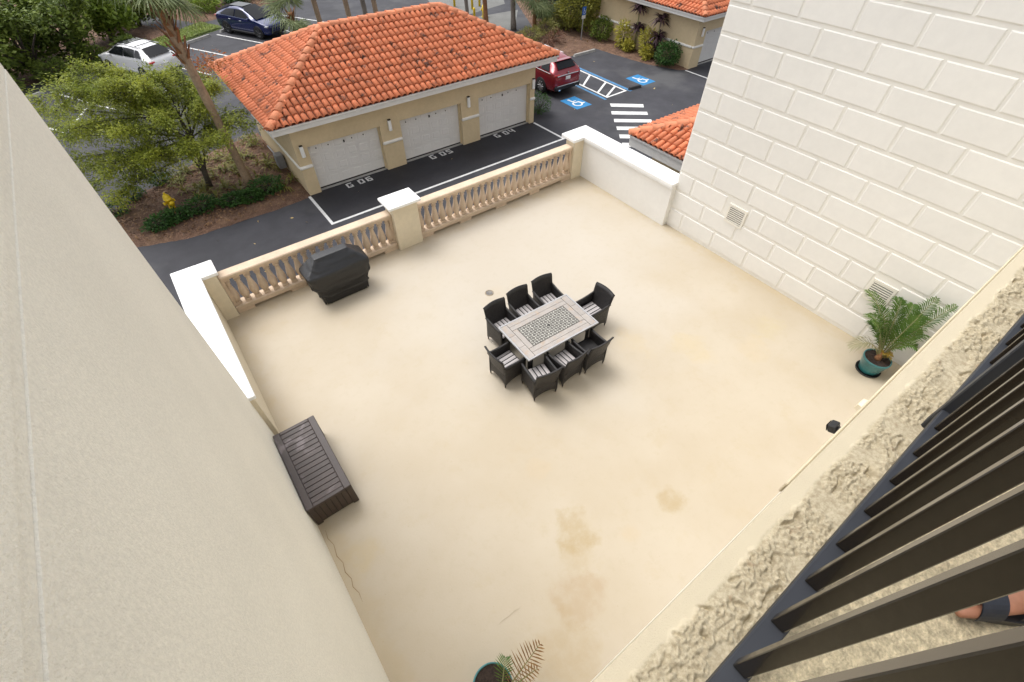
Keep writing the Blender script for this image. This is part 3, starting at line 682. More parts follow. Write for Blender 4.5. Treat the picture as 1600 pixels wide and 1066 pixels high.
# smooth painted edge strip with drip nosing
ed = MB()
ed.span((-.872, -.036, FZ - .20), (10.497, -.012, FZ - .007), ch=.004); ed.build('edge_strip', 'ledgesmooth', bs, True)
MB().span((.95, -.0118, FZ - .20), (10.497, -.004, FZ - .150), ch=.003).build('drip_edge', 'ledgesmooth', bs, True)
def ledge_grid(x0, x1, y0, y1, dx, dy, edge=True):
    nx = int((x1 - x0) / dx) + 1; ny = int((y1 - y0) / dy) + 1; vs = []; fs = []
    for i in range(nx):
        x = x0 + (x1 - x0) * i / (nx - 1)
        ey = -.050 + .015 * mnoise.noise(Vector((x * 9, 0, 3))) + .013 * mnoise.noise(Vector((x * 37, 0, 7)))
        for j in range(ny):
            y = y0 + (y1 - y0) * j / (ny - 1)
            rough = max(0, min(1, (ey - y) / .008))
            p = Vector((x, y, 0))
            wv = Vector((mnoise.noise(p * 22), mnoise.noise(p * 22 + Vector((7, 3, 1))), 0)) * .022; q = p + wv
            isl = max(0, min(1, (mnoise.noise(Vector((x * 11, y * 16, 4))) + .28) / .22))   # smooth skim islands
            hgt = isl * (mnoise.ridged_multi_fractal(Vector((q.x * 24, q.y * 38, 2)), .9, 2.1, 4, 1.0, 2.0) * .0042 + mnoise.fractal(p * 110, .8, 2.1, 3) * .0066 - max(0, mnoise.noise(Vector((q.x * 30, q.y * 55, 9))) - .12) * .030) + (1 - isl) * mnoise.noise(p * 50) * .0012
            vs.append((x, y, FZ - .003 + rough * (hgt + .003) + (1 - rough) * mnoise.noise(p * 30) * .0006))
    for i in range(nx - 1):
        for j in range(ny - 1): fs.append((i * ny + j, (i + 1) * ny + j, (i + 1) * ny + j + 1, i * ny + j + 1))
    mb = MB(); mb.add(vs, fs, True); return mb
def ledge_mat():
    m, nt, b, pos = base_mat('ledge_render')
    sx = nt.nodes.new('ShaderNodeSeparateXYZ'); nt.links.new(pos, sx.inputs[0])
    e = math_n(nt, 'ADD', sx.outputs['Y'], math_n(nt, 'MULTIPLY', math_n(nt, 'SUBTRACT', noise_n(nt, pos, 14, 4), .5), .03))
    f = ramp_n(nt, e, -.056, -.044)
    r = mix_n(nt, ramp_n(nt, noise_n(nt, pos, 85, 5, .75), .32, .68), (.33, .275, .18), (.51, .445, .315))
    r = mix_n(nt, ramp_n(nt, noise_n(nt, pos, 17, 4, .65), .60, .78), r, (.27, .19, .11))
    r = mix_n(nt, math_n(nt, 'MULTIPLY', ramp_n(nt, noise_n(nt, pos, 7, 3), .6, .75), .6), r, (.50, .42, .28))
    nt.links.new(mix_n(nt, f, r, (.56, .49, .355)), b.inputs['Base Color']); b.inputs['Roughness'].default_value = .95
    bn = nt.nodes.new('ShaderNodeBump'); bn.inputs['Strength'].default_value = .5; bn.inputs['Distance'].default_value = .004
    nt.links.new(noise_n(nt, pos, 320, 4, .7), bn.inputs['Height']); nt.links.new(bn.outputs[0], b.inputs['Normal']); return m
LM = ledge_mat()
ledge_grid(-.2, 2.8, -.165, -.0128, .0021, .0021).build('rough_ledge', LM, bs, True, fix=False)
ledge_grid(2.8, 10.49, -.165, -.0128, .012, .006).build('rough_ledge', LM, bs, True, fix=False)
fg = MB(); vs = []; nx, ny = 260, 110
for i in range(nx):
    for j in range(ny):
        x = .2 + 1.9 * i / (nx - 1); y = -.98 + .8152 * j / (ny - 1); p = Vector((x, y, 0)); vs.append((x, y, FZ - .004 + .004 * mnoise.noise(p * 90) + .002 * mnoise.noise(p * 40)))
fg.add(vs, [(i * ny + j, (i + 1) * ny + j, (i + 1) * ny + j + 1, i * ny + j + 1) for i in range(nx - 1) for j in range(ny - 1)], True); fg.build('pebble_floor', 'aggregate', bs, True, fix=False)
# facade of the flat below the balcony
fw = MB().span((-.87, -2.4, -.25), (10.49, -.06, FZ - .22)); tag(fw.build('facade_wall', 'stucco'), 'cream facade wall below the balcony slab, only its foot line showing', 'wall')
rl = thing('balcony_railing', 'dark metal balcony railing with flat pickets in the bottom right foreground', 'railing', (1.0, -.15, FZ))
MB().span((-.85, -.172, FZ + .055), (10.47, -.130, FZ + .085), ch=.003).build('bottom_rail', 'rail', rl, True)
MB().span((-.85, -.176, FZ + 1.04), (10.47, -.126, FZ + 1.075), ch=.004).build('top_rail', 'rail', rl, True)
pk = MB().box((0, 0, 0), (.018, .026, .952), ch=.0015).mesh('picket', MT['picket'])
n = 0
for i in range(-10, 88):
    x = .3935 + .115 * i
    if -.8 < x < 10.4 and abs(x - 1.29) > .06 and abs(x - 3.59) > .06 and abs(x - 5.9) > .06 and abs(x - 8.2) > .06:
        o = link('picket', pk, rl); o.location = (x - 1.0, -.153 + .15, .085 + .4765)
for x in (-.78, 1.29, 3.59, 5.9, 8.2, 10.4):
    MB().span((x - .021, -.1795, FZ + .0), (x + .021, -.1265, FZ + 1.04), ch=.003).build('post', 'rail', rl, True)

# ------------------------------------------------------------------ terrace furniture
tb = thing('dining_table', 'grey rectangular patio table with mosaic inlay and umbrella hole amid eight dark chairs', 'table', (4.675, 4.945, 0), R_(-1.8))
TW, TD, TZ = 1.84, 1.09, .74
MB().span((-TW / 2, -TD / 2, TZ - .035), (TW / 2, -TD / 2 + .035, TZ + .004), ch=.004).span((-TW / 2, TD / 2 - .035, TZ - .035), (TW / 2, TD / 2, TZ + .004), ch=.004)\
    .span((-TW / 2, -TD / 2 + .036, TZ - .035), (-TW / 2 + .035, TD / 2 - .036, TZ + .004), ch=.004).span((TW / 2 - .035, -TD / 2 + .036, TZ - .035), (TW / 2, TD / 2 - .036, TZ + .004), ch=.004).build('frame', 'tablemetal', tb)
IW, ID = 1.20, .56   # inlay
def plank(x0, x1, y0, y1): MB().span((x0 + .0025, y0 + .0025, TZ - .025), (x1 - .0025, y1 - .0025, TZ), ch=.003).build('plank', 'tabletop', tb)
for s in (-1, 1):
    for k in range(2):
        a = ID / 2 + .012 + k * .115; b = a + .115; plank(-IW / 2 - .13, IW / 2 + .13, *(sorted((s * a, s * b))))
    for k in range(3):
        y = -(TD / 2 - .036) + k * (TD - .072) / 3; xx = sorted((s * (IW / 2 + .133), s * (TW / 2 - .036))); plank(xx[0], xx[1], y, y + (TD - .072) / 3)
    plank(*sorted((s * (IW / 2 + .012), s * (IW / 2 + .13))), -ID / 2 - .01, ID / 2 + .01)
MB().span((-TW / 2 + .036, -TD / 2 + .036, TZ - .034), (TW / 2 - .036, TD / 2 - .036, TZ - .026)).build('backing_board', 'dark', tb)
mi = MB(); mi.span((-IW / 2 - .01, -ID / 2 - .01, TZ - .0255), (IW / 2 + .01, ID / 2 + .01, TZ - .006)); mos = mi.build('mosaic_inlay', mat('mosaic_grout', (.11, .105, .095), .8), tb)
tm = MB(); r = .034
tm.prism([(r * 1.0 * math.cos(R_(45 + 90 * k)) * (1 if k % 2 == 0 else .62), r * math.sin(R_(45 + 90 * k)) * (1 if k % 2 == 0 else .62)) for k in range(4)], 0, .009)
TMS = tm.mesh('mosaic_tile', MT['mosaic'])
nX, nY = 20, 10
for i in range(nX):
    for j in range(nY):
        x = -IW / 2 + (i + .5) * IW / nX; y = -ID / 2 + (j + .5) * ID / nY
        if math.hypot(x, y) < .035: continue
        o = link('mosaic_tile', TMS, mos); o.location = (x, y, TZ - .008); o.rotation_euler = (0, 0, math.pi / 2 * ((i + j) % 2))
MB().lathe([(.03, -.012), (.034, .004), (.022, .006), (.02, -.01)], (0, 0, TZ), 16).build('umbrella_ring', 'black', tb)
for sx in (-1, 1):
    for sy in (-1, 1): MB().box((sx * .78, sy * .42, .35), (.085, .085, .70), ch=.01).build('leg', 'wicker', tb)
MB().span((-.80, -.44, .60), (.80, -.40, .70)).span((-.80, .40, .60), (.80, .44, .70)).span((-.80, -.399, .60), (-.76, .399, .70)).span((.76, -.399, .60), (.80, .399, .70)).build('apron', 'wicker', tb)

def chair_mesh():
    """wicker armchair, front towards +y: woven shell of curved back, arms and skirt with an arched hem"""
    t = .028; out = {}
    def panel(mb, fn, nu, nv):   # double-skinned curved panel
        vs = []
        for lay in (0, 1):
            for i in range(nu + 1):
                for j in range(nv + 1): vs.append(fn(i / nu, j / nv, lay))
        k = (nu + 1) * (nv + 1); fs = []
        for i in range(nu):
            for j in range(nv):
                a = i * (nv + 1) + j; q = (a, a + nv + 1, a + nv + 2, a + 1); fs += [q, tuple(k + z for z in reversed(q))]
        for i in range(nu):
            for j in (0, nv): a = i * (nv + 1) + j; fs.append((a, a + nv + 1, k + a + nv + 1, k + a))
        for j in range(nv):
            for i in (0, nu): a = i * (nv + 1) + j; fs.append((a, a + 1, k + a + 1, k + a))
        mb.add(vs, fs, True)
    def arch(u, lo=.085, hi=.20): return lo + (hi - lo) * max(0, 1 - abs(2 * u - 1) ** 2.4)
    # back: from hem to top, leaning back and flaring
    def back(u, v, lay):
        zt = .90 + .015 * math.sin(math.pi * u); zb = arch(u); z = zb + (zt - zb) * v
        lean = -.255 - .02 * (1 - min(1, z / .42)) - max(0, (z - .42)) * .20 - .03 * max(0, z - .7); hw = .262 + .018 * max(0, z - .42) / .48
        x = (2 * u - 1) * hw; bow = .035 * (1 - (2 * u - 1) ** 2) * (1 if z > .42 else .5)
        return (x, lean - bow + (t if lay else 0), z)
    mb = MB(); panel(mb, back, 10, 10); mb.tube([back(u / 8, 1, 0) for u in range(9)], .016, 6); out['backrest'] = mb.mesh('backrest', MT['wicker'])
    for s in (-1, 1):
        def side(u, v, lay, s=s):    # u: back..front, v: hem..arm
            y = -.275 + .53 * u; zt = .655 - .035 * u - .02 * math.sin(math.pi * u); zb = arch(u); z = zb + (zt - zb) * v
            return (s * ((.272 if lay == 0 else .272 - t) + .008 * math.sin(math.pi * u)), y, z)
        mb = MB(); panel(mb, side, 8, 6)
        pts = [(s * .262, -.30 + .56 * k / 6, .660 - .035 * k / 6 - .02 * math.sin(math.pi * k / 6)) for k in range(7)]
        mb.tube(pts, .027, 8); out['armrest', s] = mb.mesh('armrest', MT['wicker'])
    def front(u, v, lay): zb = arch(u, .085, .25); return ((2 * u - 1) * .26, .255 - (t if lay else 0), zb + (.375 - zb) * v)
    mb = MB(); panel(mb, front, 8, 3); out['front_apron'] = mb.mesh('front_apron', MT['wicker'])
    out['seat'] = MB().span((-.245, -.27, .345), (.245, .25, .375)).mesh('seat', MT['wicker'])
    return out
CH = chair_mesh()
CU = MB().box((0, 0, 0), (.47, .47, .055), ch=.02).mesh('cushion', MT['stripe'])
LG = MB().tube([(0, 0, .0), (0, 0, .12)], [.013, .018], 8).mesh('leg', MT['wicker'])
FT = MB().lathe([(.014, 0), (.015, .018), (.011, .03)], n=8).mesh('foot', MT['foot'])
def chair(x, y, rz, label, cushion=True):
    c = thing('wicker_chair', label, 'chair', (x, y, 0), rz, 'dark wicker chairs round the patio table')
    for k, me in CH.items(): link(k if isinstance(k, str) else k[0], me, c)
    for sx in (-1, 1):
        for sy in (-1, 1):
            l = link('leg', LG, c, loc=(sx * .25, sy * .25 - .012, 0)); link('foot', FT, l)
    if cushion: link('cushion', CU, c, loc=(0, -.01, .402))
    return c
chair(4.05, 5.68, R_(180 + 2), 'dark wicker chair on the balustrade side of the table, nearest the grill')
chair(4.69, 5.74, R_(180 - 1), 'dark wicker chair on the balustrade side of the table, middle of the three')
chair(5.36, 5.72, R_(180 - 4), 'dark wicker chair on the balustrade side of the table, nearest the block wall')
chair(5.93, 4.93, R_(90), 'dark wicker chair at the table end facing the block wall side, striped cushion showing')
chair(3.55, 4.87, R_(-90 + 2), 'dark wicker chair with striped cushion at the left end of the table')
chair(3.86, 4.22, R_(-9), 'dark wicker chair with striped cushion at the near left corner of the table')
chair(4.50, 4.20, R_(2), 'dark wicker chair with striped cushion in the middle of the near long side')
chair(5.13, 4.16, R_(-2), 'dark wicker chair without a cushion on its bare seat', False)

# covered grill
def grill():
    g = thing('covered_grill', 'gas grill under a black fitted cover standing by the left balustrade', 'grill', (1.82, 9.42, 0), R_(0))
    # rows of the cover: z, half width, front y, back y (front is -y)
    rows = [(.03, .57, -.30, .27), (.05, .575, -.305, .28), (.20, .585, -.31, .28), (.38, .61, -.32, .285), (.52, .66, -.335, .29), (.62, .715, -.345, .30), (.78, .745, -.345, .30), (.86, .745, -.33, .30), (.885, .74, -.315, .295), (1.145, .43, -.055, .20), (1.165, .41, -.045, .185), (1.168, .36, -.02, .15)]
    nu = 120; vs = []; fs = []; R2 = []
    for a, b in zip(rows[:-1], rows[1:]):
        k = max(1, int((b[0] - a[0] + abs(b[1] - a[1])) / .022)); R2 += [tuple(a[i] + (b[i] - a[i]) * q / k for i in range(4)) for q in range(k)]
    R2.append(rows[-1])
    for (z, hw, yf, yb) in R2:
        for i in range(nu):
            th = 2 * math.pi * i / nu; c, s = math.cos(th), math.sin(th); e = .15
            x = hw * math.copysign(abs(c) ** e, c); y = (yf + yb) / 2 + (yb - yf) / 2 * math.copysign(abs(s) ** e, s)
            low = max(0, min(1, (.84 - z) / .2)); d = .022 * mnoise.noise(Vector((x * 4, y * 4, z * 3))) + .014 * mnoise.noise(Vector((x * 9 + z * 7, y * 9, z * 6))) + .014 * (mnoise.ridged_multi_fractal(Vector((x * 2.2 + z, y * 2, z * 2.6 - x * .8)), 1, 2, 2, 1, 2) - 1)
            d += low * .010 * math.sin(9 * th + 4 * z + 3 * mnoise.noise(Vector((x * 2, y * 2, z))))
            for zc0, sag, amp in ((.62, .22, .026), (.42, .28, .034)):   # cloth sagging between its corners
                zc = zc0 - sag * (1 - (x / .75) ** 2) * (1 if y < 0 else .4) + .015 * math.sin(9 * x); d += amp * math.exp(-((z - zc) / .026) ** 2) * (1 if y < .1 else .4)
            if z > .86: d += .005 * mnoise.ridged_multi_fractal(Vector((x * 2.4, y * 3, z * 5)), 1, 2, 2, 1, 2) - .005
            n2 = Vector((x / hw * .8, (y - (yf + yb) / 2) / (yb - yf) * 2, .1)).normalized(); hem = (.02 * math.sin(5 * th) + .015 * math.sin(13 * th)) if z < .06 else 0
            vs.append((x + n2.x * d, y + n2.y * d, z + n2.z * d * .5 + max(0, hem)))
    for k in range(len(R2) - 1):
        for i in range(nu): fs.append((k * nu + i, k * nu + (i + 1) % nu, (k + 1) * nu + (i + 1) % nu, (k + 1) * nu + i))
    fs.append(tuple(range((len(R2) - 1) * nu, len(R2) * nu))); mb = MB(); mb.add(vs, fs, True); mb.build('cover', 'grillcover', g)
    for sx in (-1, 1):
        for sy in (-1, 1): MB().tube([(sx * .42 - .015, sy * .2, .03), (sx * .42 + .015, sy * .2, .03)], .03, 10).build('caster', 'black', g)
    MB().span((-.44, -.23, .06), (.44, .23, .10)).build('cart_base', 'black', g)
    return g
gr = grill()

# storage box
bx = thing('storage_box', 'brown slatted deck storage box against the left wall', 'storage box', (-.495, 5.02, 0))
BX, BY, BZ = .74, 1.66, .60
MB().span((-BX / 2 + .02, -BY / 2 + .02, .03), (BX / 2 - .02, BY / 2 - .02, BZ - .04)).build('body', 'dark', bx)
lid = MB()
lid.span((-BX / 2, -BY / 2, BZ - .05), (-BX / 2 + .115, BY / 2, BZ + .012), ch=.008).span((BX / 2 - .115, -BY / 2, BZ - .05), (BX / 2, BY / 2, BZ + .012), ch=.008)
lid.span((-BX / 2 + .116, -BY / 2, BZ - .05), (BX / 2 - .116, -BY / 2 + .07, BZ + .010), ch=.008).span((-BX / 2 + .116, BY / 2 - .07, BZ - .05), (BX / 2 - .116, BY / 2, BZ + .010), ch=.008)
lid.span((-BX / 2 + .1, -BY / 2 + .05, BZ - .04), (BX / 2 - .1, BY / 2 - .05, BZ - .012)); ld = lid.build('lid', 'resin', bx)
ns = 15; sp = (BY - .14) / ns
for i in range(ns):
    y = -BY / 2 + .07 + i * sp; MB().span((-BX / 2 + .118, y + .005, BZ - .02), (BX / 2 - .118, y + sp - .005, BZ + .004), ch=.004).build('slat', 'resin', ld)
for i in range(6):
    x = -BX / 2 + .1 + i * (BX - .2) / 6; wd = (BX - .2) / 6
    for yy in (-BY / 2 + .008, BY / 2 - .022): MB().span((x + .006, yy, .06 if 0 < i < 5 else .045), (x + wd - .006, yy + .014, BZ - .055), ch=.003).build('board', 'resinside', bx)
for i in range(13):
    y = -BY / 2 + .1 + i * (BY - .2) / 13; wd = (BY - .2) / 13
    for xx in (-BX / 2 + .008, BX / 2 - .022): MB().span((xx, y + .006, .06), (xx + .014, y + wd - .006, BZ - .055), ch=.003).build('board', 'resinside', bx)
for sx in (-1, 1):
    for sy in (-1, 1): MB().span((sx * (BX / 2 - .10), sy * (BY / 2 - .10), 0), (sx * (BX / 2 - .004), sy * (BY / 2 - .004), BZ - .052), ch=.006).build('corner_post', 'resinside', bx)

# floor drain
dr = thing('floor_drain', 'small round metal floor drain set in the terrace by the table', 'drain', (4.68, 7.18, 0))
MB().lathe([(.11, 0), (.11, .006), (.085, .008), (.084, .003)], n=24).build('rim', mat('drain_metal', (.30, .25, .18), .5, (20, .2), metal=.5), dr)
for k in range(5):
    y = -.06 + .03 * k; hw = math.sqrt(.083 ** 2 - y * y); MB().box((0, y, .005), (2 * hw, .014, .006)).build('bar', 'greybox', dr)
# flood light and junction boxes under the slab edge
fl = thing('floodlight', 'small black floodlight sticking out just past the balcony ledge', 'floodlight', (4.93, -.06, 2.95))
MB().box((0, .03, 0), (.05, .06, .05)).build('arm', 'black', fl); MB().box((0, .10, -.02), (.13, .09, .12), ch=.012, rot=Matrix.Rotation(R_(-25), 3, 'X')).build('lamp_head', 'black', fl)
MB().box((0, .149, -.05), (.11, .006, .09), rot=Matrix.Rotation(R_(-25), 3, 'X')).build('lens', 'glass', fl)
jb = thing('junction_box', 'pale wedge shaped box on the facade beyond the ledge near the floodlight', 'box', (5.75, -.06, 2.7))
MB().add([(-.13, 0, -.1), (.13, 0, -.1), (.13, 0, .1), (-.13, 0, .1), (-.10, .115, .0), (.10, .115, .0), (.10, .105, .09), (-.10, .105, .09)], [(0, 1, 2, 3), (4, 7, 6, 5), (0, 4, 5, 1), (3, 2, 6, 7), (0, 3, 7, 4), (1, 5, 6, 2)]).build('box_body', 'pillar', jb)
MB().box((0, .004, 0), (.22, .008, .18)).build('back_plate', 'pillar', jb); jb.scale = (.75, .85, .75)

# ------------------------------------------------------------------ potted palms
def curve3(a, c, b, n):
    a, b, c = Vector(a), Vector(b), Vector(c); return [(a * (1 - t) ** 2 + c * 2 * t * (1 - t) + b * t * t) for t in [i / n for i in range(n + 1)]]
def pinnate(par, a, b, lift, m, leaf=.26, n=30, wid=.016, start=.22, droop=.25, seed=0, vee=.5):
    rs = random.Random(seed); a, b = Vector(a), Vector(b); mid = (a + b) / 2 + Vector((0, 0, lift)); pts = curve3(a, mid * 1.0 + (mid - (a + b) / 2) * .6, b, 14)
    st_ = MB(); st_.tube(pts, [.011 * (1 - .8 * i / 14) + .002 for i in range(15)], 5); f = st_.build('frond', 'stalk', par)
    lv = MB(); up0 = Vector((0, 0, 1))
    for k in range(n):
        t = start + (1 - start) * k / (n - 1); i = min(13, int(t * 14)); fr = t * 14 - i; p = pts[i].lerp(pts[i + 1], fr); d = (pts[i + 1] - pts[i]).normalized()
        side = d.cross(up0).normalized(); nrm = side.cross(d)
        ln = leaf * (math.sin(math.pi * (.18 + .78 * (t - start) / (1 - start))) ** .7) * rs.uniform(.85, 1.1)
        for s in (-1, 1):
            dr_ = (side * s * 1.0 + d * (.75 + .3 * t) + nrm * (vee + rs.uniform(-.2, .2))).normalized()
            e1 = p + dr_ * ln * .55; e2 = p + dr_ * ln + Vector((0, 0, -droop * ln * rs.uniform(.5, 1.3))); wdir = dr_.cross(nrm).normalized() * wid / 2
            lv.add([p - wdir * .5, p + wdir * .5, e1 + wdir, e1 - wdir, e2], [(0, 1, 2, 3), (3, 2, 4)])
    lv.build('leaflets', m, f, fix=False); return f
def pot(par, r, h, rim=True):
    pf = [(r * .66, .02), (r * .72, .05), (r * .84, h * .45), (r * .95, h * .82), (r * .99, h * .86), (r * 1.0, h * .97), (r * .985, h), (r * .93, h), (r * .90, h * .80)]
    MB().lathe(pf, n=36, cap=True).build('pot', 'pot', par)
    MB().lathe([(r * .70, 0), (r * .88, .004), (r * .92, .045), (r * .89, .045), (r * .85, .014)], n=36).build('saucer', 'saucer', par)
    sm = MB(); vs = [(0, 0, h * .93)]; nn = 24
    for rr in (.3, .6, .93):
        for k in range(nn): th = 2 * math.pi * k / nn; vs.append((r * rr * math.cos(th), r * rr * math.sin(th), h * .93 + rng.uniform(-.012, .012)))
    fs = [(0, 1 + k, 1 + (k + 1) % nn) for k in range(nn)]
    for q in range(2): fs += [(1 + q * nn + k, 1 + (q + 1) * nn + k, 1 + (q + 1) * nn + (k + 1) % nn, 1 + q * nn + (k + 1) % nn) for k in range(nn)]
    sm.add(vs, fs); sm.build('soil', 'soil', par)
pp = thing('potted_palm', 'green date palm in a teal pot on a saucer beside the block wall', 'potted plant', (9.80, .38, 0))
pot(pp, .265, .40)
PB = Vector((0, 0, .40)); PL = Vector((9.80, .38, 0))
for k, (tip, lift, m, leaf) in enumerate([((10.36, 1.38, 1.25), .35, 'frond', .25), ((10.0, 1.05, 1.02), .28, 'frond', .24), ((9.36, .86, .62), .32, 'frondpale', .25), ((10.32, .85, 1.45), .25, 'frond', .27), ((10.36, .58, 1.45), .3, 'frond', .28),
        ((10.42, .33, 1.3), .3, 'frond', .28), ((10.2, .12, 1.1), .3, 'frond', .27), ((9.95, .02, .9), .3, 'frond', .25), ((10.05, .75, 1.6), .12, 'frond', .27), ((9.75, .62, 1.15), .1, 'frond', .22), ((9.98, .35, 1.5), .1, 'frond', .27), ((10.3, 1.05, 1.1), .3, 'frond', .24), ((10.30, .06, 1.85), .18, 'frond', .26), ((10.36, .36, 1.78), .15, 'frond', .27), ((9.62, .85, 1.2), .2, 'frond', .2), ((10.15, .95, .8), .2, 'frond', .22), ((10.40, .75, .85), .25, 'frondpale', .24)]):
    pinnate(pp, PB + Vector((random.uniform(-.03, .03), random.uniform(-.03, .03), -.02)), Vector(tip) - PL, lift, m, leaf * 1.15, 26, .021, .24, .35, k, .32)
for k, (dx, dy, dz) in enumerate([(.06, -.14, .16), (-.05, -.10, .2), (.12, -.12, .12), (.02, -.17, .10), (-.08, -.03, .22)]):
    pinnate(pp, PB + Vector((0, -.02, -.02)), PB + Vector((dx, dy, dz)), .1, 'frondyellow', .13, 12, .016, .2, .3, 50 + k)
MB().lathe([(.07, .0), (.06, .06), (.045, .14), (.03, .2)], (0, 0, .37), 10).build('trunk_base', 'palmboot', pp)
p2 = thing('potted_palm', 'teal pot with one dry brown palm frond cut off by the bottom edge', 'potted plant', (.209, .660, 0))
pot(p2, .265, .40)
P2 = Vector((.209, .660, 0))
pinnate(p2, Vector((.10, -.14, .38)), Vector((.93, .62, .78)) - P2, .03, 'frondbrown', .34, 15, .020, .15, .1, 90, 1.1)
pinnate(p2, Vector((.10, -.15, .38)), Vector((.74, .44, .80)) - P2, .08, 'frondbrown', .26, 11, .018, .2, .1, 91, 1.0)
pinnate(p2, Vector((.05, -.12, .38)), Vector((.50, .78, .62)) - P2, .12, 'frond', .20, 11, .015, .3, .2, 92, .6)
pinnate(p2, Vector((.05, -.14, .38)), Vector((.52, .30, .9)) - P2, .10, 'frond', .2, 16, .015, .3, .2, 93, .6)

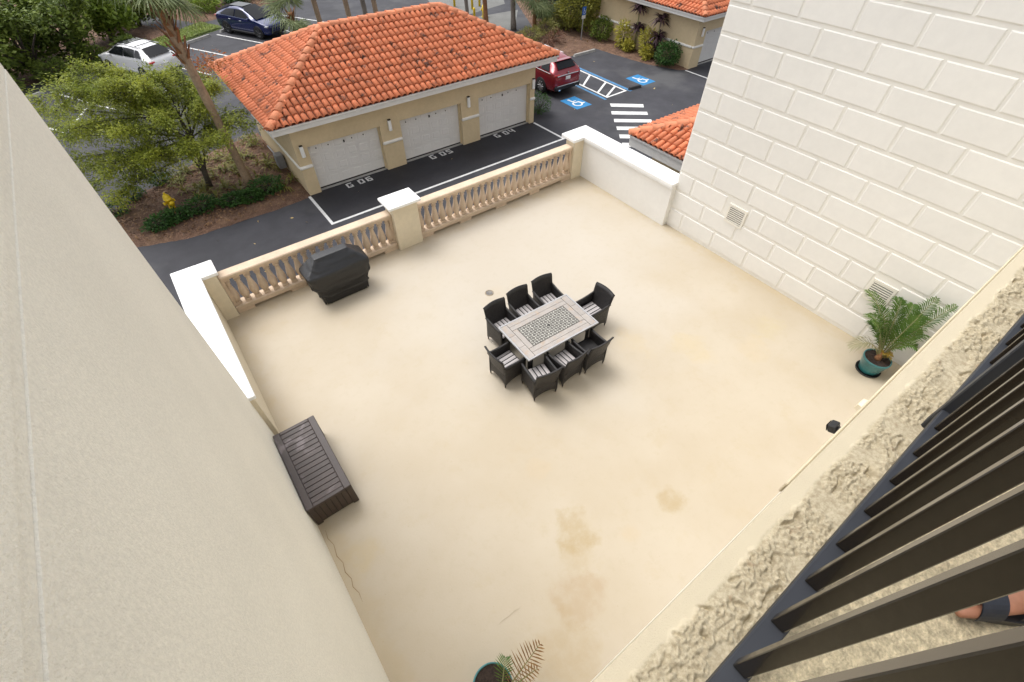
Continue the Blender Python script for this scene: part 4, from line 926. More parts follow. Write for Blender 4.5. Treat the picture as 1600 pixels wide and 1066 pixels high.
# ------------------------------------------------------------------ cars
def car(name, label, cat, loc, rz, paint, L, W, H, spec):
    """front towards +y. spec: dict of profile numbers"""
    t = thing(name, label, 'car', loc, rz)
    hl = L / 2; hood = spec['hood']; belt = spec['belt']; fy, ry = hl, -hl
    S = spec['stations']   # list of (y, z_bottom, z_belt, half_w, z_top, half_w_top)
    rows = []
    for (y, zb, zbe, hw, zt, ht) in S:
        pr = [(0, zb), (hw * .86, zb), (hw * .97, zb + .12), (hw, zb + (zbe - zb) * .55), (hw * .985, zbe - .05), (hw * .95, zbe), (ht * 1.02 + .0, zt - .10 if zt - zbe > .2 else zt - .02), (ht * .90, zt - .025 if zt - zbe > .2 else zt), (ht * .5, zt), (0, zt + .008)]
        rows.append([(x, y, z) for x, z in pr] + [(-x, y, z) for x, z in reversed(pr[1:-1])])
    mb = MB(); n = len(rows[0])
    vs = [p for r_ in rows for p in r_]; fs = []
    for i in range(len(rows) - 1):
        for k in range(n): fs.append((i * n + k, i * n + (k + 1) % n, (i + 1) * n + (k + 1) % n, (i + 1) * n + k))
    fs += [tuple(range(n)), tuple(range((len(rows) - 1) * n, len(rows) * n))]
    mb.add(vs, fs, True); body = mb.build('body', paint, t)
    body.modifiers.new('sub', 'SUBSURF').render_levels = 2; body.modifiers['sub'].levels = 1
    for e in body.data.edges: pass
    def surf(y, k):   # point on section line k at station y
        for a, b, ra, rb in zip(S[:-1], S[1:], rows[:-1], rows[1:]):
            lo, hi = min(a[0], b[0]), max(a[0], b[0])
            if lo - 1e-6 <= y <= hi + 1e-6:
                f = (y - a[0]) / (b[0] - a[0]); return Vector(ra[k]).lerp(Vector(rb[k]), f)
        return Vector(rows[-1][k])
    for (ya0, ya1, yb0, yb1) in spec['windows']:   # belt back, belt front, roof back, roof front
        for s in (1, -1):
            g = []
            for (yy, yt) in ((ya0, yb0), ((ya0 + ya1) / 2, (yb0 + yb1) / 2), (ya1, yb1)):
                lo = surf(yy, 5).copy(); hi = surf(yt, 6).copy(); lo.z += .025; hi.z -= .01
                g.append((lo, hi))
            v = []
            for lo, hi in g:
                for q in (0, .5, 1): p = lo.lerp(hi, q); p.x += .022 + .012 * math.sin(math.pi * q); v.append((p.x * s, p.y, p.z))
            m_ = MB(); m_.add(v, [(0, 1, 4, 3), (1, 2, 5, 4), (3, 4, 7, 6), (4, 5, 8, 7)], True); m_.build('side_window', 'glass', t)
    for nm, (y0, z0, w0, y1, z1, w1) in (('windscreen', spec['screen']), ('rear_window', spec['rear'])):
        d = Vector((0, y1 - y0, z1 - z0)).normalized(); nr = Vector((0, -d.z, d.y)); 
        if (nm == 'windscreen' and nr.y < 0) or (nm == 'rear_window' and nr.y > 0): nr = -nr
        v = []
        for q in (0, .5, 1):
            for x in (-1, -.5, 0, .5, 1):
                wd = w0 + (w1 - w0) * q; p = Vector((x * wd, y0 + (y1 - y0) * q, z0 + (z1 - z0) * q)) + nr * (.03 + .03 * (1 - x * x) * (1 if nm == 'windscreen' else .6)); v.append(tuple(p))
        m_ = MB(); m_.add(v, [(a * 5 + b, a * 5 + b + 1, a * 5 + b + 6, a * 5 + b + 5) for a in range(2) for b in range(4)], True); m_.build(nm, 'glass', t)
    r = spec['wr']; 
    for sx in (-1, 1):
        for yy in spec['axles']:
            wh = MB(); x0 = sx * (W / 2 - .20)
            pf = [(r * .62, -.105), (r * .93, -.11), (r, -.075), (r, .075), (r * .93, .11), (r * .62, .105)]
            vv = []; nn = 28
            for rr, q in pf:
                for k in range(nn): th = 2 * math.pi * k / nn; vv.append((q * sx, rr * math.cos(th), rr * math.sin(th)))
            wh.add(vv, [(i * nn + k, i * nn + (k + 1) % nn, (i + 1) * nn + (k + 1) % nn, (i + 1) * nn + k) for i in range(5) for k in range(nn)], True)
            wl_ = thing_part('wheel', wh, 'tyre', t, (sx * (W / 2 - .095), yy, r))
            rm = MB(); vv = []
            for rr, q in ((r * .66, .095), (r * .60, .085), (r * .58, .04), (0.001, .04)):
                for k in range(nn): th = 2 * math.pi * k / nn; vv.append((q * sx, rr * math.cos(th), rr * math.sin(th)))
            rm.add(vv, [(i * nn + k, i * nn + (k + 1) % nn, (i + 1) * nn + (k + 1) % nn, (i + 1) * nn + k) for i in range(3) for k in range(nn)], True)
            rm.build('rim_dish', 'rimdark', wl_)
            sp_ = MB()
            for k in range(spec.get('spokes', 5)):
                th = 2 * math.pi * k / spec.get('spokes', 5); sp_.box((sx * .100, math.cos(th) * r * .33, math.sin(th) * r * .33), (.03, r * .60, r * .13), rot=Matrix.Rotation(th, 3, 'X'), ch=.008)
            sp_.box((sx * .100, 0, 0), (.035, r * .24, r * .24), ch=.01); sp_.build('rim', spec.get('rim', 'rimsilver'), wl_)
            ar = MB(); vv = []; ang = [R_(-8 + 196 * k / 18) for k in range(19)]
            hwx = W / 2 * spec.get('archx', 1.0)
            for rr, q in ((r * 1.0, -.10), (r * 1.02, .006), (r * 1.09, .006), (r * 1.10, -.03)):
                for th in ang: vv.append((sx * (hwx + q), yy + rr * math.cos(th), r + rr * math.sin(th)))
            ar.add(vv, [(i * 19 + k, i * 19 + k + 1, (i + 1) * 19 + k + 1, (i + 1) * 19 + k) for i in range(3) for k in range(18)], True)
            th0 = [(sx * (hwx + .004), yy + r * 1.04 * math.cos(th), r + r * 1.04 * math.sin(th)) for th in ang]; ar.add(th0, [tuple(range(19))]); ar.build('wheel_arch', 'black', t)
    for (nm, c_, d_, m_) in spec['bits']:
        if c_[0] == 0: MB().box(c_, d_, ch=min(d_) * .3).build(nm, m_, t)
        else:
            for sx in (-1, 1): MB().box((c_[0] * sx, c_[1], c_[2]), d_, ch=min(d_) * .3).build(nm, m_, t)
    return t
def thing_part(name, mb, m, par, loc): o = mb.build(name, m, par); o.location = loc; return o
def suv_stations(L, W, H, hood, belt, screen_base, roof_f, roof_r, rear_base, tail, zb=.22):
    hl = L / 2; w = W / 2
    return [(hl, .32, hood - .35, w * .70, hood - .30, w * .62), (hl - .10, zb, hood - .14, w * .88, hood - .12, w * .74), (hl - .55, zb, hood - .06, w * .98, hood - .03, w * .80), (screen_base + .15, zb, belt, w, hood + .02, w * .82), (screen_base, zb, belt, w, hood + .05, w * .80),
            (roof_f, zb, belt + .02, w, H - .04, w * .66), ((roof_f + roof_r) / 2, zb, belt + .04, w, H, w * .68), (roof_r, zb, belt + .07, w, H - .085, w * .62), (rear_base, zb + .03, belt + .06, w * .96, tail + .05, w * .74), (-hl + .06, zb + .08, tail - .18, w * .90, tail - .10, w * .78), (-hl, .40, tail - .30, w * .80, tail - .26, w * .70)]
# red seven seater seen from behind
sr = dict(hood=1.08, belt=1.12, stations=suv_stations(5.1, 2.0, 1.74, 1.08, 1.14, 1.25, .45, -1.95, -2.44, 1.20), windows=[(-.35, .95, -.3, .45), (-1.3, -.42, -1.25, -.38), (-2.1, -1.42, -1.78, -1.36)], screen=(1.2, 1.16, .74, .48, 1.66, .58), rear=(-2.40, 1.28, .62, -2.04, 1.57, .52),
          wr=.38, axles=(1.55, -1.5), spokes=10, rim='rimsilver', bits=[('tail_light', (.68, -2.46, 1.06), (.36, .10, .11), 'tail'), ('chrome_bar', (0, -2.535, 1.03), (1.46, .05, .055), 'chrome'), ('number_plate', (0, -2.55, .88), (.32, .03, .16), 'plate'), ('bumper_trim', (0, -2.52, .45), (1.75, .18, .24), 'black'), ('bumper_chrome', (0, -2.60, .56), (1.5, .03, .035), 'chrome'), ('roof_rail', (.585, -.60, 1.668), (.03, 1.6, .03), 'chrome'), ('side_mirror', (1.06, .85, 1.15), (.18, .12, .16), 'carred'), ('rear_spoiler', (0, -2.03, 1.612), (1.02, .24, .04), 'carred'), ('rear_wiper', (0, -2.40, 1.22), (.40, .03, .03), 'black'), ('window_trim', (.985, -.7, 1.145), (.02, 3.1, .03), 'chrome'), ('sill', (.96, 0, .30), (.10, 2.3, .14), 'black'), ('emblem', (0, -2.552, 1.12), (.10, .02, .10), 'chrome'), ('exhaust', (.6, -2.6, .36), (.14, .05, .07), 'chrome'), ('roof_aerial', (0, -1.65, 1.71), (.05, .16, .05), 'black')])
car('parked_car', 'dark red sport utility car parked nose in beyond the garage corner', 'car', (18.42, 22.25, G), 0, 'carred', 5.1, 2.0, 1.74, sr)
# white crossover: nose to the hedge
swt = dict(hood=1.0, belt=1.04, stations=suv_stations(4.75, 1.90, 1.64, 1.0, 1.09, 1.30, .35, -1.50, -2.20, 1.14), windows=[(-.3, 1.05, -.28, .38), (-1.2, -.36, -1.12, -.33), (-1.8, -1.26, -1.42, -1.18)], screen=(1.3, 1.08, .70, .38, 1.56, .56), rear=(-2.19, 1.20, .64, -1.60, 1.515, .53),
          wr=.36, axles=(1.45, -1.4), spokes=5, bits=[('tail_light', (.70, -2.27, .98), (.34, .12, .15), 'tail'), ('number_plate', (0, -2.40, .80), (.32, .03, .16), 'plate'), ('bumper_trim', (0, -2.33, .42), (1.6, .16, .2), 'black'), ('roof_rail', (.56, -.70, 1.585), (.03, 1.9, .04), 'steel'), ('crossbar', (0, -.35, 1.63), (1.14, .05, .03), 'black'), ('crossbar', (0, -1.2, 1.62), (1.14, .05, .03), 'black'), ('sunroof', (0, .0, 1.600), (.8, .5, .03), 'glass'), ('side_mirror', (1.0, .85, 1.08), (.18, .12, .15), 'carwhite'), ('headlight', (.68, 2.18, .78), (.36, .2, .14), 'headlight'), ('sill', (.90, 0, .30), (.10, 2.2, .12), 'black')])
a = math.atan2(-.884, .467) - math.pi / 2
car('parked_car', 'white crossover with roof bars parked nose to the hedge behind the airy tree', 'car', (.70, 36.85, G), a + math.pi, 'carwhite', 4.75, 1.88, 1.62, swt)
sb = dict(hood=.95, belt=1.05, stations=suv_stations(4.75, 1.92, 1.62, .98, 1.06, 1.35, .25, -1.25, -2.15, 1.15), windows=[(-.35, 1.1, -.3, .25), (-1.75, -.42, -1.2, -.36)], screen=(1.38, 1.04, .74, .22, 1.57, .56), rear=(-2.18, 1.20, .66, -1.28, 1.58, .56),
          wr=.37, axles=(1.45, -1.44), spokes=5, rim='rimdark', bits=[('tail_light', (.70, -2.26, 1.0), (.4, .14, .08), 'tail'), ('glass_roof', (0, -.5, 1.600), (.84, 1.2, .03), 'glass'), ('headlight', (.70, 2.16, .76), (.34, .24, .10), 'headlight'), ('side_mirror', (1.02, .95, 1.10), (.18, .12, .14), 'carblue'), ('sill', (.93, 0, .28), (.09, 2.3, .13), 'black'), ('bumper_trim', (0, 2.33, .38), (1.3, .1, .18), 'black'), ('door_handle', (.965, .1, .92), (.03, .2, .03), 'chrome'), ('door_handle', (.965, -.85, .95), (.03, .2, .03), 'chrome')])
car('parked_car', 'dark blue glossy crossover parked tail to the grass strip, half behind fan palm leaves', 'car', (8.15, 40.72, G), a, 'carblue', 4.75, 1.92, 1.62, sb)

# ------------------------------------------------------------------ street furniture of the car park
def wheel_stop(c, ln, rz, m, label):
    t = MB(); v = [(-ln / 2, -.09, 0), (ln / 2, -.09, 0), (ln / 2, .09, 0), (-ln / 2, .09, 0), (-ln / 2 + .05, -.055, .13), (ln / 2 - .05, -.055, .13), (ln / 2 - .05, .055, .13), (-ln / 2 + .05, .055, .13)]
    t.add(v, [(0, 3, 2, 1), (4, 5, 6, 7), (0, 1, 5, 4), (1, 2, 6, 5), (2, 3, 7, 6), (3, 0, 4, 7)])
    o = t.build('wheel_stop', m); o.location = (c[0], c[1], G); o.rotation_euler = (0, 0, rz); tag(o, label, 'wheel stop', 'wheel stops in the car park')
an = math.atan2(N.y, N.x)
wheel_stop(st(23.4, -34.4), 1.85, an, 'kerb', 'pale concrete wheel stop in the empty bay between the white and blue cars')
wheel_stop(st(12.4, -34.4), 1.85, an, 'kerb', 'concrete wheel stop at the far left beside the wing wall')
wheel_stop(st(26.1, -34.4), 1.85, an, 'kerb', 'concrete wheel stop under the tail of the blue car')
wheel_stop((23.7, 24.0), 1.85, 0, 'kerb', 'worn concrete wheel stop at the head of the empty accessible bay')
wheel_stop((22.05, 18.12), .85, R_(-5), 'black', 'short black rubber stop lying at the end of the striped aisle')
def hydrant(loc, label, rz, s=1.0):
    h = thing('fire_hydrant', label, 'fire hydrant', loc, rz, 'yellow hydrants')
    MB().lathe([(.16, 0), (.16, .04), (.11, .05), (.10, .10), (.10, .46), (.135, .47), (.135, .51), (.115, .52), (.12, .56), (.10, .62), (.06, .67), (.03, .69)], n=16).build('barrel', 'yellow', h)
    MB().lathe([(.03, .68), (.03, .74)], n=5, smooth=False).build('operating_nut', 'yellow', h)
    for ax, rr, ln in (((1, 0), .055, .19), ((-1, 0), .055, .19), ((0, -1), .075, .21)):
        c = MB().tube([(ax[0] * .08, ax[1] * .08, .38), (ax[0] * ln * .8, ax[1] * ln * .8, .38), (ax[0] * ln * .8, ax[1] * ln * .8, .38), (ax[0] * ln, ax[1] * ln, .38)], [rr * .8, rr * .8, rr * 1.15, rr * 1.15], 10).build('nozzle', 'yellow', h)
    if s != 1: h.scale = (s, s, s)
    return h
hydrant((-1.02, 19.95, G + .08), 'bright yellow fire hydrant in the mulch bed beside the low green shrubs', R_(20), 1.05)
h2 = hydrant((23.2, 34.6, G), 'yellow pipe valve with arms between bollards behind the garage roof', R_(-40), 1.15)
MB().tube([(.0, 0, .45), (.0, -.3, .65), (.0, -.45, .6), (.0, -.5, 0)], .06, 8).build('bent_pipe', 'yellow', h2)
for k, (x, y, hh, lb) in enumerate([(22.9, 38.3, 1.2, 'yellow bollard behind the roof ridge, leftmost of the yellow posts'), (23.6, 36.8, 1.2, 'yellow bollard behind the roof ridge, second of the yellow posts from the left'), (24.55, 37.2, 1.2, 'yellow bollard farthest back beyond the yellow valve'), (22.3, 34.55, .7, 'short yellow post in front of the yellow valve')]):
    o = MB().lathe([(.09, 0), (.09, hh - .06), (.075, hh - .02), (.03, hh)], n=14).build('bollard', 'bollard'); o.location = (x, y, G); tag(o, lb, 'bollard', 'yellow bollards round the valve')
# sign
sg = thing('parking_sign', 'blue accessible parking sign on a grey post before the yellow green hedge', 'sign', (25.2, 26.0, G))
MB().box((0, 0, .95), (.05, .05, 1.9)).build('post', 'steel', sg)
sp_ = MB().box((0, -.035, 1.72), (.32, .012, .44), ch=.004).build('sign_panel', 'signblue', sg)
wsym = MB()
for a_, b_, wd in (((-.02, 1.87), (-.01, 1.72), .035), ((-.01, 1.72), (.08, 1.72), .03), ((.08, 1.72), (.11, 1.60), .03)):
    a_, b_ = Vector(a_), Vector(b_); d = (b_ - a_).normalized(); q = Vector((-d.y, d.x)) * wd / 2; wsym.add([(p.x, -.043, p.y) for p in (a_ - q, b_ - q, b_ + q, a_ + q)], [(0, 1, 2, 3)])
for k in range(14):
    a0, a1 = R_(110 + 250 * k / 14), R_(110 + 250 * (k + 1) / 14); wsym.add([(.0 + rr * math.cos(t_), -.0435, 1.64 + rr * math.sin(t_)) for rr, t_ in ((.06, a0), (.085, a0), (.085, a1), (.06, a1))], [(0, 1, 2, 3)])
wsym.build('wheelchair_symbol', 'line', sp_)
MB().box((0, -.035, 1.38), (.32, .012, .18), ch=.004).build('lower_plate', 'plate', sg)
# dumpster enclosure
de = thing('enclosure_wall', 'dark green enclosure wall with pale coping behind the palms', 'wall', (29.5, 32.0, G))
MB().span((25.9, 31.6, G), (36, 31.85, .2)).build('wall_face', 'greywall', de, True); MB().span((25.8, 31.5, .2), (36.1, 31.95, .35), ch=.02).build('coping', 'fascia', de, True)

# ------------------------------------------------------------------ vegetation
def shrub(name, label, loc, rx, ry, h, n, leaf, m, group=None, asp=.5, stems=6, seed=1, lump=.35):
    t = thing(name, label, 'shrub', loc, 0, group); rs = np.random.default_rng(seed)
    d = rs.normal(size=(n, 3)); d /= np.linalg.norm(d, axis=1)[:, None]; r = rs.uniform(.30, 1.0, n) ** .5
    lum = np.array([1 + lump * mnoise.noise(Vector((a * 2.2 + seed, b * 2.2, c * 2.2))) for a, b, c in d])
    cen = d * (r * lum)[:, None] * np.array([rx, ry, h / 2]); cen[:, 2] += h / 2; cen[:, 2] = np.maximum(cen[:, 2], .03)
    quads('foliage', leaf_quads(cen, leaf, asp, .3, d.copy(), rs), m, t)
    mb = MB()
    for k in range(stems):
        a_ = 2 * math.pi * k / stems; mb.tube([(0, 0, 0), (rx * .25 * math.cos(a_), ry * .25 * math.sin(a_), h * .4), (rx * .55 * math.cos(a_), ry * .55 * math.sin(a_), h * .75)], [.025, .018, .008], 5)
    mb.build('stems', 'bark', t); return t
# low dark shrubs along the front of the bed
for k, (x, y, rx, ry, h, lb) in enumerate([(-1.55, 19.05, .62, .42, .55, 'low dark green shrub left of the hydrant'), (-1.05, 19.2, .55, .4, .5, 'low dark green shrub just in front of the hydrant'), (-.15, 19.3, .65, .45, .62, 'low dark green shrub right of the hydrant'),
         (.95, 19.1, .6, .42, .5, 'low green shrub in front of the slim tree trunk'), (1.55, 18.95, .55, .42, .5, 'low green shrub left of the palm foot'), (2.25, 19.1, .68, .5, .72, 'low dark green shrub right of the palm foot')]):
    shrub('shrub', lb, (x, y, G + .05), rx, ry, h, 950, .105, 'shrubleaf', 'low shrubs along the front of the mulch bed', .55, seed=20 + k)
for k, (x, y, rx, h, lb) in enumerate([(-2.75, 20.9, .55, .55, 'straggly grey green shrub at the left tip of the mulch bed'), (-2.1, 21.8, .5, .5, 'small straggly shrub on the far left rim of the mulch bed'), (-1.0, 22.4, .45, .45, 'small green shrub on the far rim of the mulch bed')]):
    shrub('shrub', lb, (x, y, G + .05), rx, rx * .8, h, 420, .11, 'shrubleaf', 'straggly shrubs on the bed rim', .45, seed=40 + k)
shrub('shrub', 'small round green bush at the right foot of the garage', (15.72, 18.75, G), .62, .62, 1.0, 1500, .09, 'shrubleaf', None, .35, seed=50)
shrub('shrub', 'round clipped dark green bush near the corner of the top right garage', (26.2, 19.5, G), .78, .78, 1.35, 2600, .11, 'shrubleaf', None, .55, seed=51)
shrub('shrub', 'dark green bush at the end of the yellow green hedge', (26.35, 25.3, G), .8, .8, 1.4, 1800, .13, 'darkleaf', None, .55, seed=52)
shrub('hedge', 'tall yellow green hedge behind the accessible sign', (26.3, 27.8, G), 1.25, 1.9, 3.1, 7000, .17, 'oliveleaf', None, .5, seed=53)
shrub('hedge', 'darker olive hedge behind the sign hedge, against the garage', (27.9, 28.6, G), 1.3, 1.6, 3.5, 4500, .18, 'oliveleaf', None, .5, seed=54)
for k, (x, y, rx, h, lb) in enumerate([(26.25, 23.3, .55, 1.6, 'yellow croton shrub next to the upper dark ti plant'), (26.1, 22.6, .38, .7, 'small low yellow croton shrub at the bed rim'), (26.35, 21.35, .55, 1.6, 'yellow croton shrub left of the lower dark ti plant'), (26.05, 20.9, .42, .75, 'low yellow croton shrub in front of the ti plant')]):
    shrub('croton', lb, (x, y, G + .05), rx, rx, h, 420, .26, 'crotonleaf', 'yellow croton shrubs along the garage', .3, seed=60 + k, lump=.6)
for k, (x, y, rx, h, lb) in enumerate([(21.6, 25.2, .55, .9, 'dark reddish shrub in the bed behind the red car'), (23.4, 26.6, .7, .9, 'sparse reddish shrub between fan palm and sign')]):
    shrub('shrub', lb, (x, y, G), rx, rx, h, 500, .16, 'redleaf', 'reddish shrubs behind the red car', .3, seed=70 + k, lump=.6)
def rosette(mb, c, n, ln, wd, rs, upb=.6):
    for k in range(n):
        a_ = rs.uniform(0, 2 * math.pi); e = rs.uniform(-.25, 1.2) * upb; d = Vector((math.cos(a_), math.sin(a_), e)).normalized(); L_ = ln * rs.uniform(.7, 1.1); s = d.cross(Vector((0, 0, 1))).normalized()
        c_ = Vector(c); mb.strip([c_, c_ + d * L_ * .5 + Vector((0, 0, .02)), c_ + d * L_ + Vector((0, 0, -.30 * L_))], [wd * .5, wd, wd * .1], s)
def ti_plant(label, loc, heads, seed):
    t = thing('ti_plant', label, 'plant', loc, 0, 'dark ti plants along the garage'); rs = random.Random(seed)
    for (x, y, z, ln) in heads:
        MB().tube([(x * .3, y * .3, 0), (x * .8, y * .8, z * .6), (x, y, z)], [.04, .035, .03], 6).build('stem', 'stalk', t)
        mb = MB(); rosette(mb, (x, y, z), 70, ln, .085, rs, .8); rosette(mb, (x, y, z - .12), 24, ln * .9, .07, rs, .1); mb.build('leaf_crown', 'tileaf', t, fix=False)
ti_plant('dark purple ti plant with two leaf crowns left on the garage side wall', (26.5, 22.4, G), [(0, .1, 2.35, .75), (.05, 0, 1.35, .65)], 3)
ti_plant('dark purple ti plant right of the other, drooping leaves under its top crown', (26.5, 20.75, G), [(0, 0, 2.1, .75), (-.1, -.05, 1.25, .7), (-.05, .1, .7, .6)], 4)
# strap-leaved ground plants in the bed
def strap_plant(x, y, z, s, seed, grp, lb, m='strapleaf'):
    rs = random.Random(seed); mb = MB(); rosette(mb, (0, 0, .05), 20, .45 * s, .04 * s, rs, 1.2); o = mb.build('strap_plant', m, fix=False); o.location = (x, y, z); tag(o, lb, 'plant', grp)
k = 0
while k < 60:
    x, y = random.uniform(-1.5, 3.4), random.uniform(18.4, 24.6)
    if not in_bed(x, y) or x + (y - 19.2) * .15 < -.2 or (y < 19.6 and x < 2.6): continue
    strap_plant(x, y, G + .09, random.uniform(.8, 1.35), k, 'strap leaved plants in the mulch bed', 'tuft of yellow green strap leaves in the mulch bed under the palm'); k += 1
# leaf litter
def litter(name, inside, xr, yr, n, z, m, size):
    c = []
    while len(c) < n:
        x, y = random.uniform(*xr), random.uniform(*yr)
        if inside(x, y): c.append((x, y, z + random.uniform(0, .03)))
    c = np.array(c); quads(name, leaf_quads(c, size, .5, 2.5), m, None, 'stuff')
litter('leaf_litter', in_bed, (-4, 3.5), (17.9, 24.9), 2600, G + .13, 'litter', .11)
litter('leaf_litter', in_bedr, (15, 33), (18.3, 34), 1200, G + .11, 'litter', .13)
litter('leaf_litter', in_hb, (-16, 10), (34, 60), 1500, G + .15, 'litter', .18)
litter('leaf_litter', in_bm, (5, 30), (40, 62), 1200, G + .15, 'litter', .18)
litter('grass_blades', in_gr, (-2, 12), (38, 48), 9000, G + .10, 'grass', .09)
fc = [(x, y, G + .012) for x, y in [(2.4, 17.0), (1.3, 17.5), (2.75, 16.4), (-.2, 17.2), (.8, 16.2), (23.2, 22.6), (22.3, 25.0), (5.0, 39.5), (3.6, 36.4), (2.0, 33.0), (25.5, 16.0), (6.2, 36.5), (4.6, 34.0)]]
fc += [(random.uniform(-5, 26), random.uniform(14, 40), G + .012) for k in range(50)]
quads('fallen_leaves', leaf_quads(np.array(fc), .12, .6, 3), 'fallen', None, 'stuff')

# feathery tree with tiers of fine leaves
def feathery_tree():
    t = thing('feathery_tree', 'airy tree with tiers of fine yellow green leaves in the mulch bed', 'tree', (.49, 21.0, G + .05))
    B = Vector((.49, 21.0, G + .05)); rs = np.random.default_rng(11)
    cen, dirs = [], []
    T1 = [Vector(p) for p in ((.49, 21.0, -2.15), (.56, 21.0, -1.5), (.66, 21.0, -.8), (.70, 21.0, -.2), (.66, 21.1, .5), (.55, 21.2, 1.2), (.45, 21.4, 1.9))]
    tr = MB().tube([p - B for p in T1], [.115, .10, .09, .08, .06, .045, .02], 10).build('trunk', 'bark', t)
    for tip, rr in (((1.0, 21.9, .9), .05), ((-.5, 20.8, .8), .045), ((1.5, 20.6, .6), .04)):
        tp = Vector(tip); MB().tube([p - B for p in curve3(Vector((.5 + rr, 21.0, -2.0 + rr * 8)), Vector((.75, 21.0, -.6)).lerp(tp, .35), tp, 8)], [rr * (1 - i / 11) for i in range(9)], 8).build('stem', 'bark', t)
    br = MB(); cen = []; dirs = []
    specs = []
    # (root index, tip) limbs spreading wide and flat
    tips = [(-1.3, 21.7, 2.4), (-2.0, 21.0, 2.1), (-.6, 21.8, 2.1), (.6, 21.4, 2.0), (-2.7, 21.3, 1.9), (.2, 20.3, 2.0), (-1.0, 20.5, 2.1), (1.2, 22.0, 1.7), (-1.9, 22.0, 2.0),
            (-3.0, 22.6, 1.2), (-3.2, 21.4, 1.1), (-2.4, 20.2, 1.2), (-1.2, 19.6, 1.1), (.2, 19.6, 1.2), (1.6, 20.2, 1.2), (2.2, 21.2, 1.3), (-1.6, 23.2, 1.3), (0, 23.0, 1.1), (1.6, 22.6, 1.1), (-.4, 21.2, 1.3), (2.2, 22.4, 1.2),
            (-3.4, 22.8, .2), (-3.2, 20.8, .2), (-2.2, 19.6, 0), (-1, 19.2, .2), (.4, 19.0, .2), (1.6, 19.0, .3), (2.5, 19.6, .4), (2.6, 20.8, .4), (-2.4, 23.4, .3), (-.6, 23.8, .4), (-3.0, 20.4, -.7), (-2.4, 19.6, -.9), (-1.6, 20, -.5), (-2.9, 21.6, -.5)]
    for k, tp in enumerate(tips):
        r0 = T1[5 - k % 2] if tp[2] > 1.7 else (T1[3 + k % 2] if tp[2] > .7 else T1[2 + k % 2]); tp = Vector(tp); mid = r0.lerp(tp, .5) + Vector((rs.normal() * .35, rs.normal() * .35, .35))
        pts = curve3(r0, mid, tp, 8); br.tube([p - B for p in pts], [.026 * (1 - i / 9) + .005 for i in range(9)], 5)
        hd = (tp - r0); hd.z = 0; hd.normalize()
        for i in range(3, 9):
            for q in range(7):
                s = rs.uniform(-1, 1); side = Vector((-hd.y, hd.x, 0)); tw = pts[i] + side * s * (.62 - .04 * i) + hd * rs.uniform(-.2, .45) + Vector((0, 0, rs.uniform(-.34, .24)))
                br.tube([pts[i] - B, pts[i].lerp(tw, .6) - B, tw - B], [.007, .005, .002], 3, cap=False)
                n = 52; tt = rs.uniform(.25, 1.15, n); c = np.array([tuple(pts[i].lerp(tw, a_) - B) for a_ in tt]) + rs.normal(size=(n, 3)) * np.array([.12, .12, .10]); cen.append(c)
                dd = np.array(tw - pts[i]); dd /= np.linalg.norm(dd) + 1e-6; dirs.append(np.tile(dd, (n, 1)))
    br.build('branches', 'bark', t)
    cen = np.concatenate(cen); dirs = np.concatenate(dirs)
    quads('foliage', leaf_quads(cen, .095, .38, .8, dirs, rs), 'airy', t)
    # rusty seed pods at the right tip
    c = rs.normal(size=(420, 3)) * np.array([.35, .35, .18]) + np.array([2.45, 22.3, 1.65]) - np.array(B); quads('seed_pods', leaf_quads(c, .13, .3, .2, None, rs), 'rust', t, 'stuff')
    return t
feathery_tree()

def fan_leaf(seed, petiole=.7, blade=.75, nseg=30):
    """costapalmate leaf, root at origin, petiole along +x drooping at the end"""
    rs = random.Random(seed); mb = MB()
    pet = [Vector((petiole * q, 0, -.18 * petiole * q * q)) for q in (0, .35, .7, 1.0)]; hub = pet[-1]
    side = Vector((0, 1, 0)); mb.strip(pet, [.03, .024, .018, .012], side)
    for k in range(nseg):
        a_ = R_(-140 + 280 * k / (nseg - 1)); d = Vector((math.cos(a_), math.sin(a_), .10 * math.sin(k * 2.1) - .12)); L_ = blade * (1 - .22 * abs(a_) / math.pi) * rs.uniform(.88, 1.08); s = Vector((-math.sin(a_), math.cos(a_), .25 * (1 if k % 2 else -1))).normalized()
        p1 = hub + d * L_ * .5; p2 = hub + d * L_ * .8 + Vector((0, 0, -.10 * L_)); p3 = hub + d * L_ + Vector((0, 0, -.38 * L_ * rs.uniform(.6, 1.4)))
        mb.strip([hub, p1, p2, p3], [.006, .042, .034, .004], s)
    return mb.mesh('frond', MT['fan'], fix=False)
FANS = [fan_leaf(k) for k in range(4)]
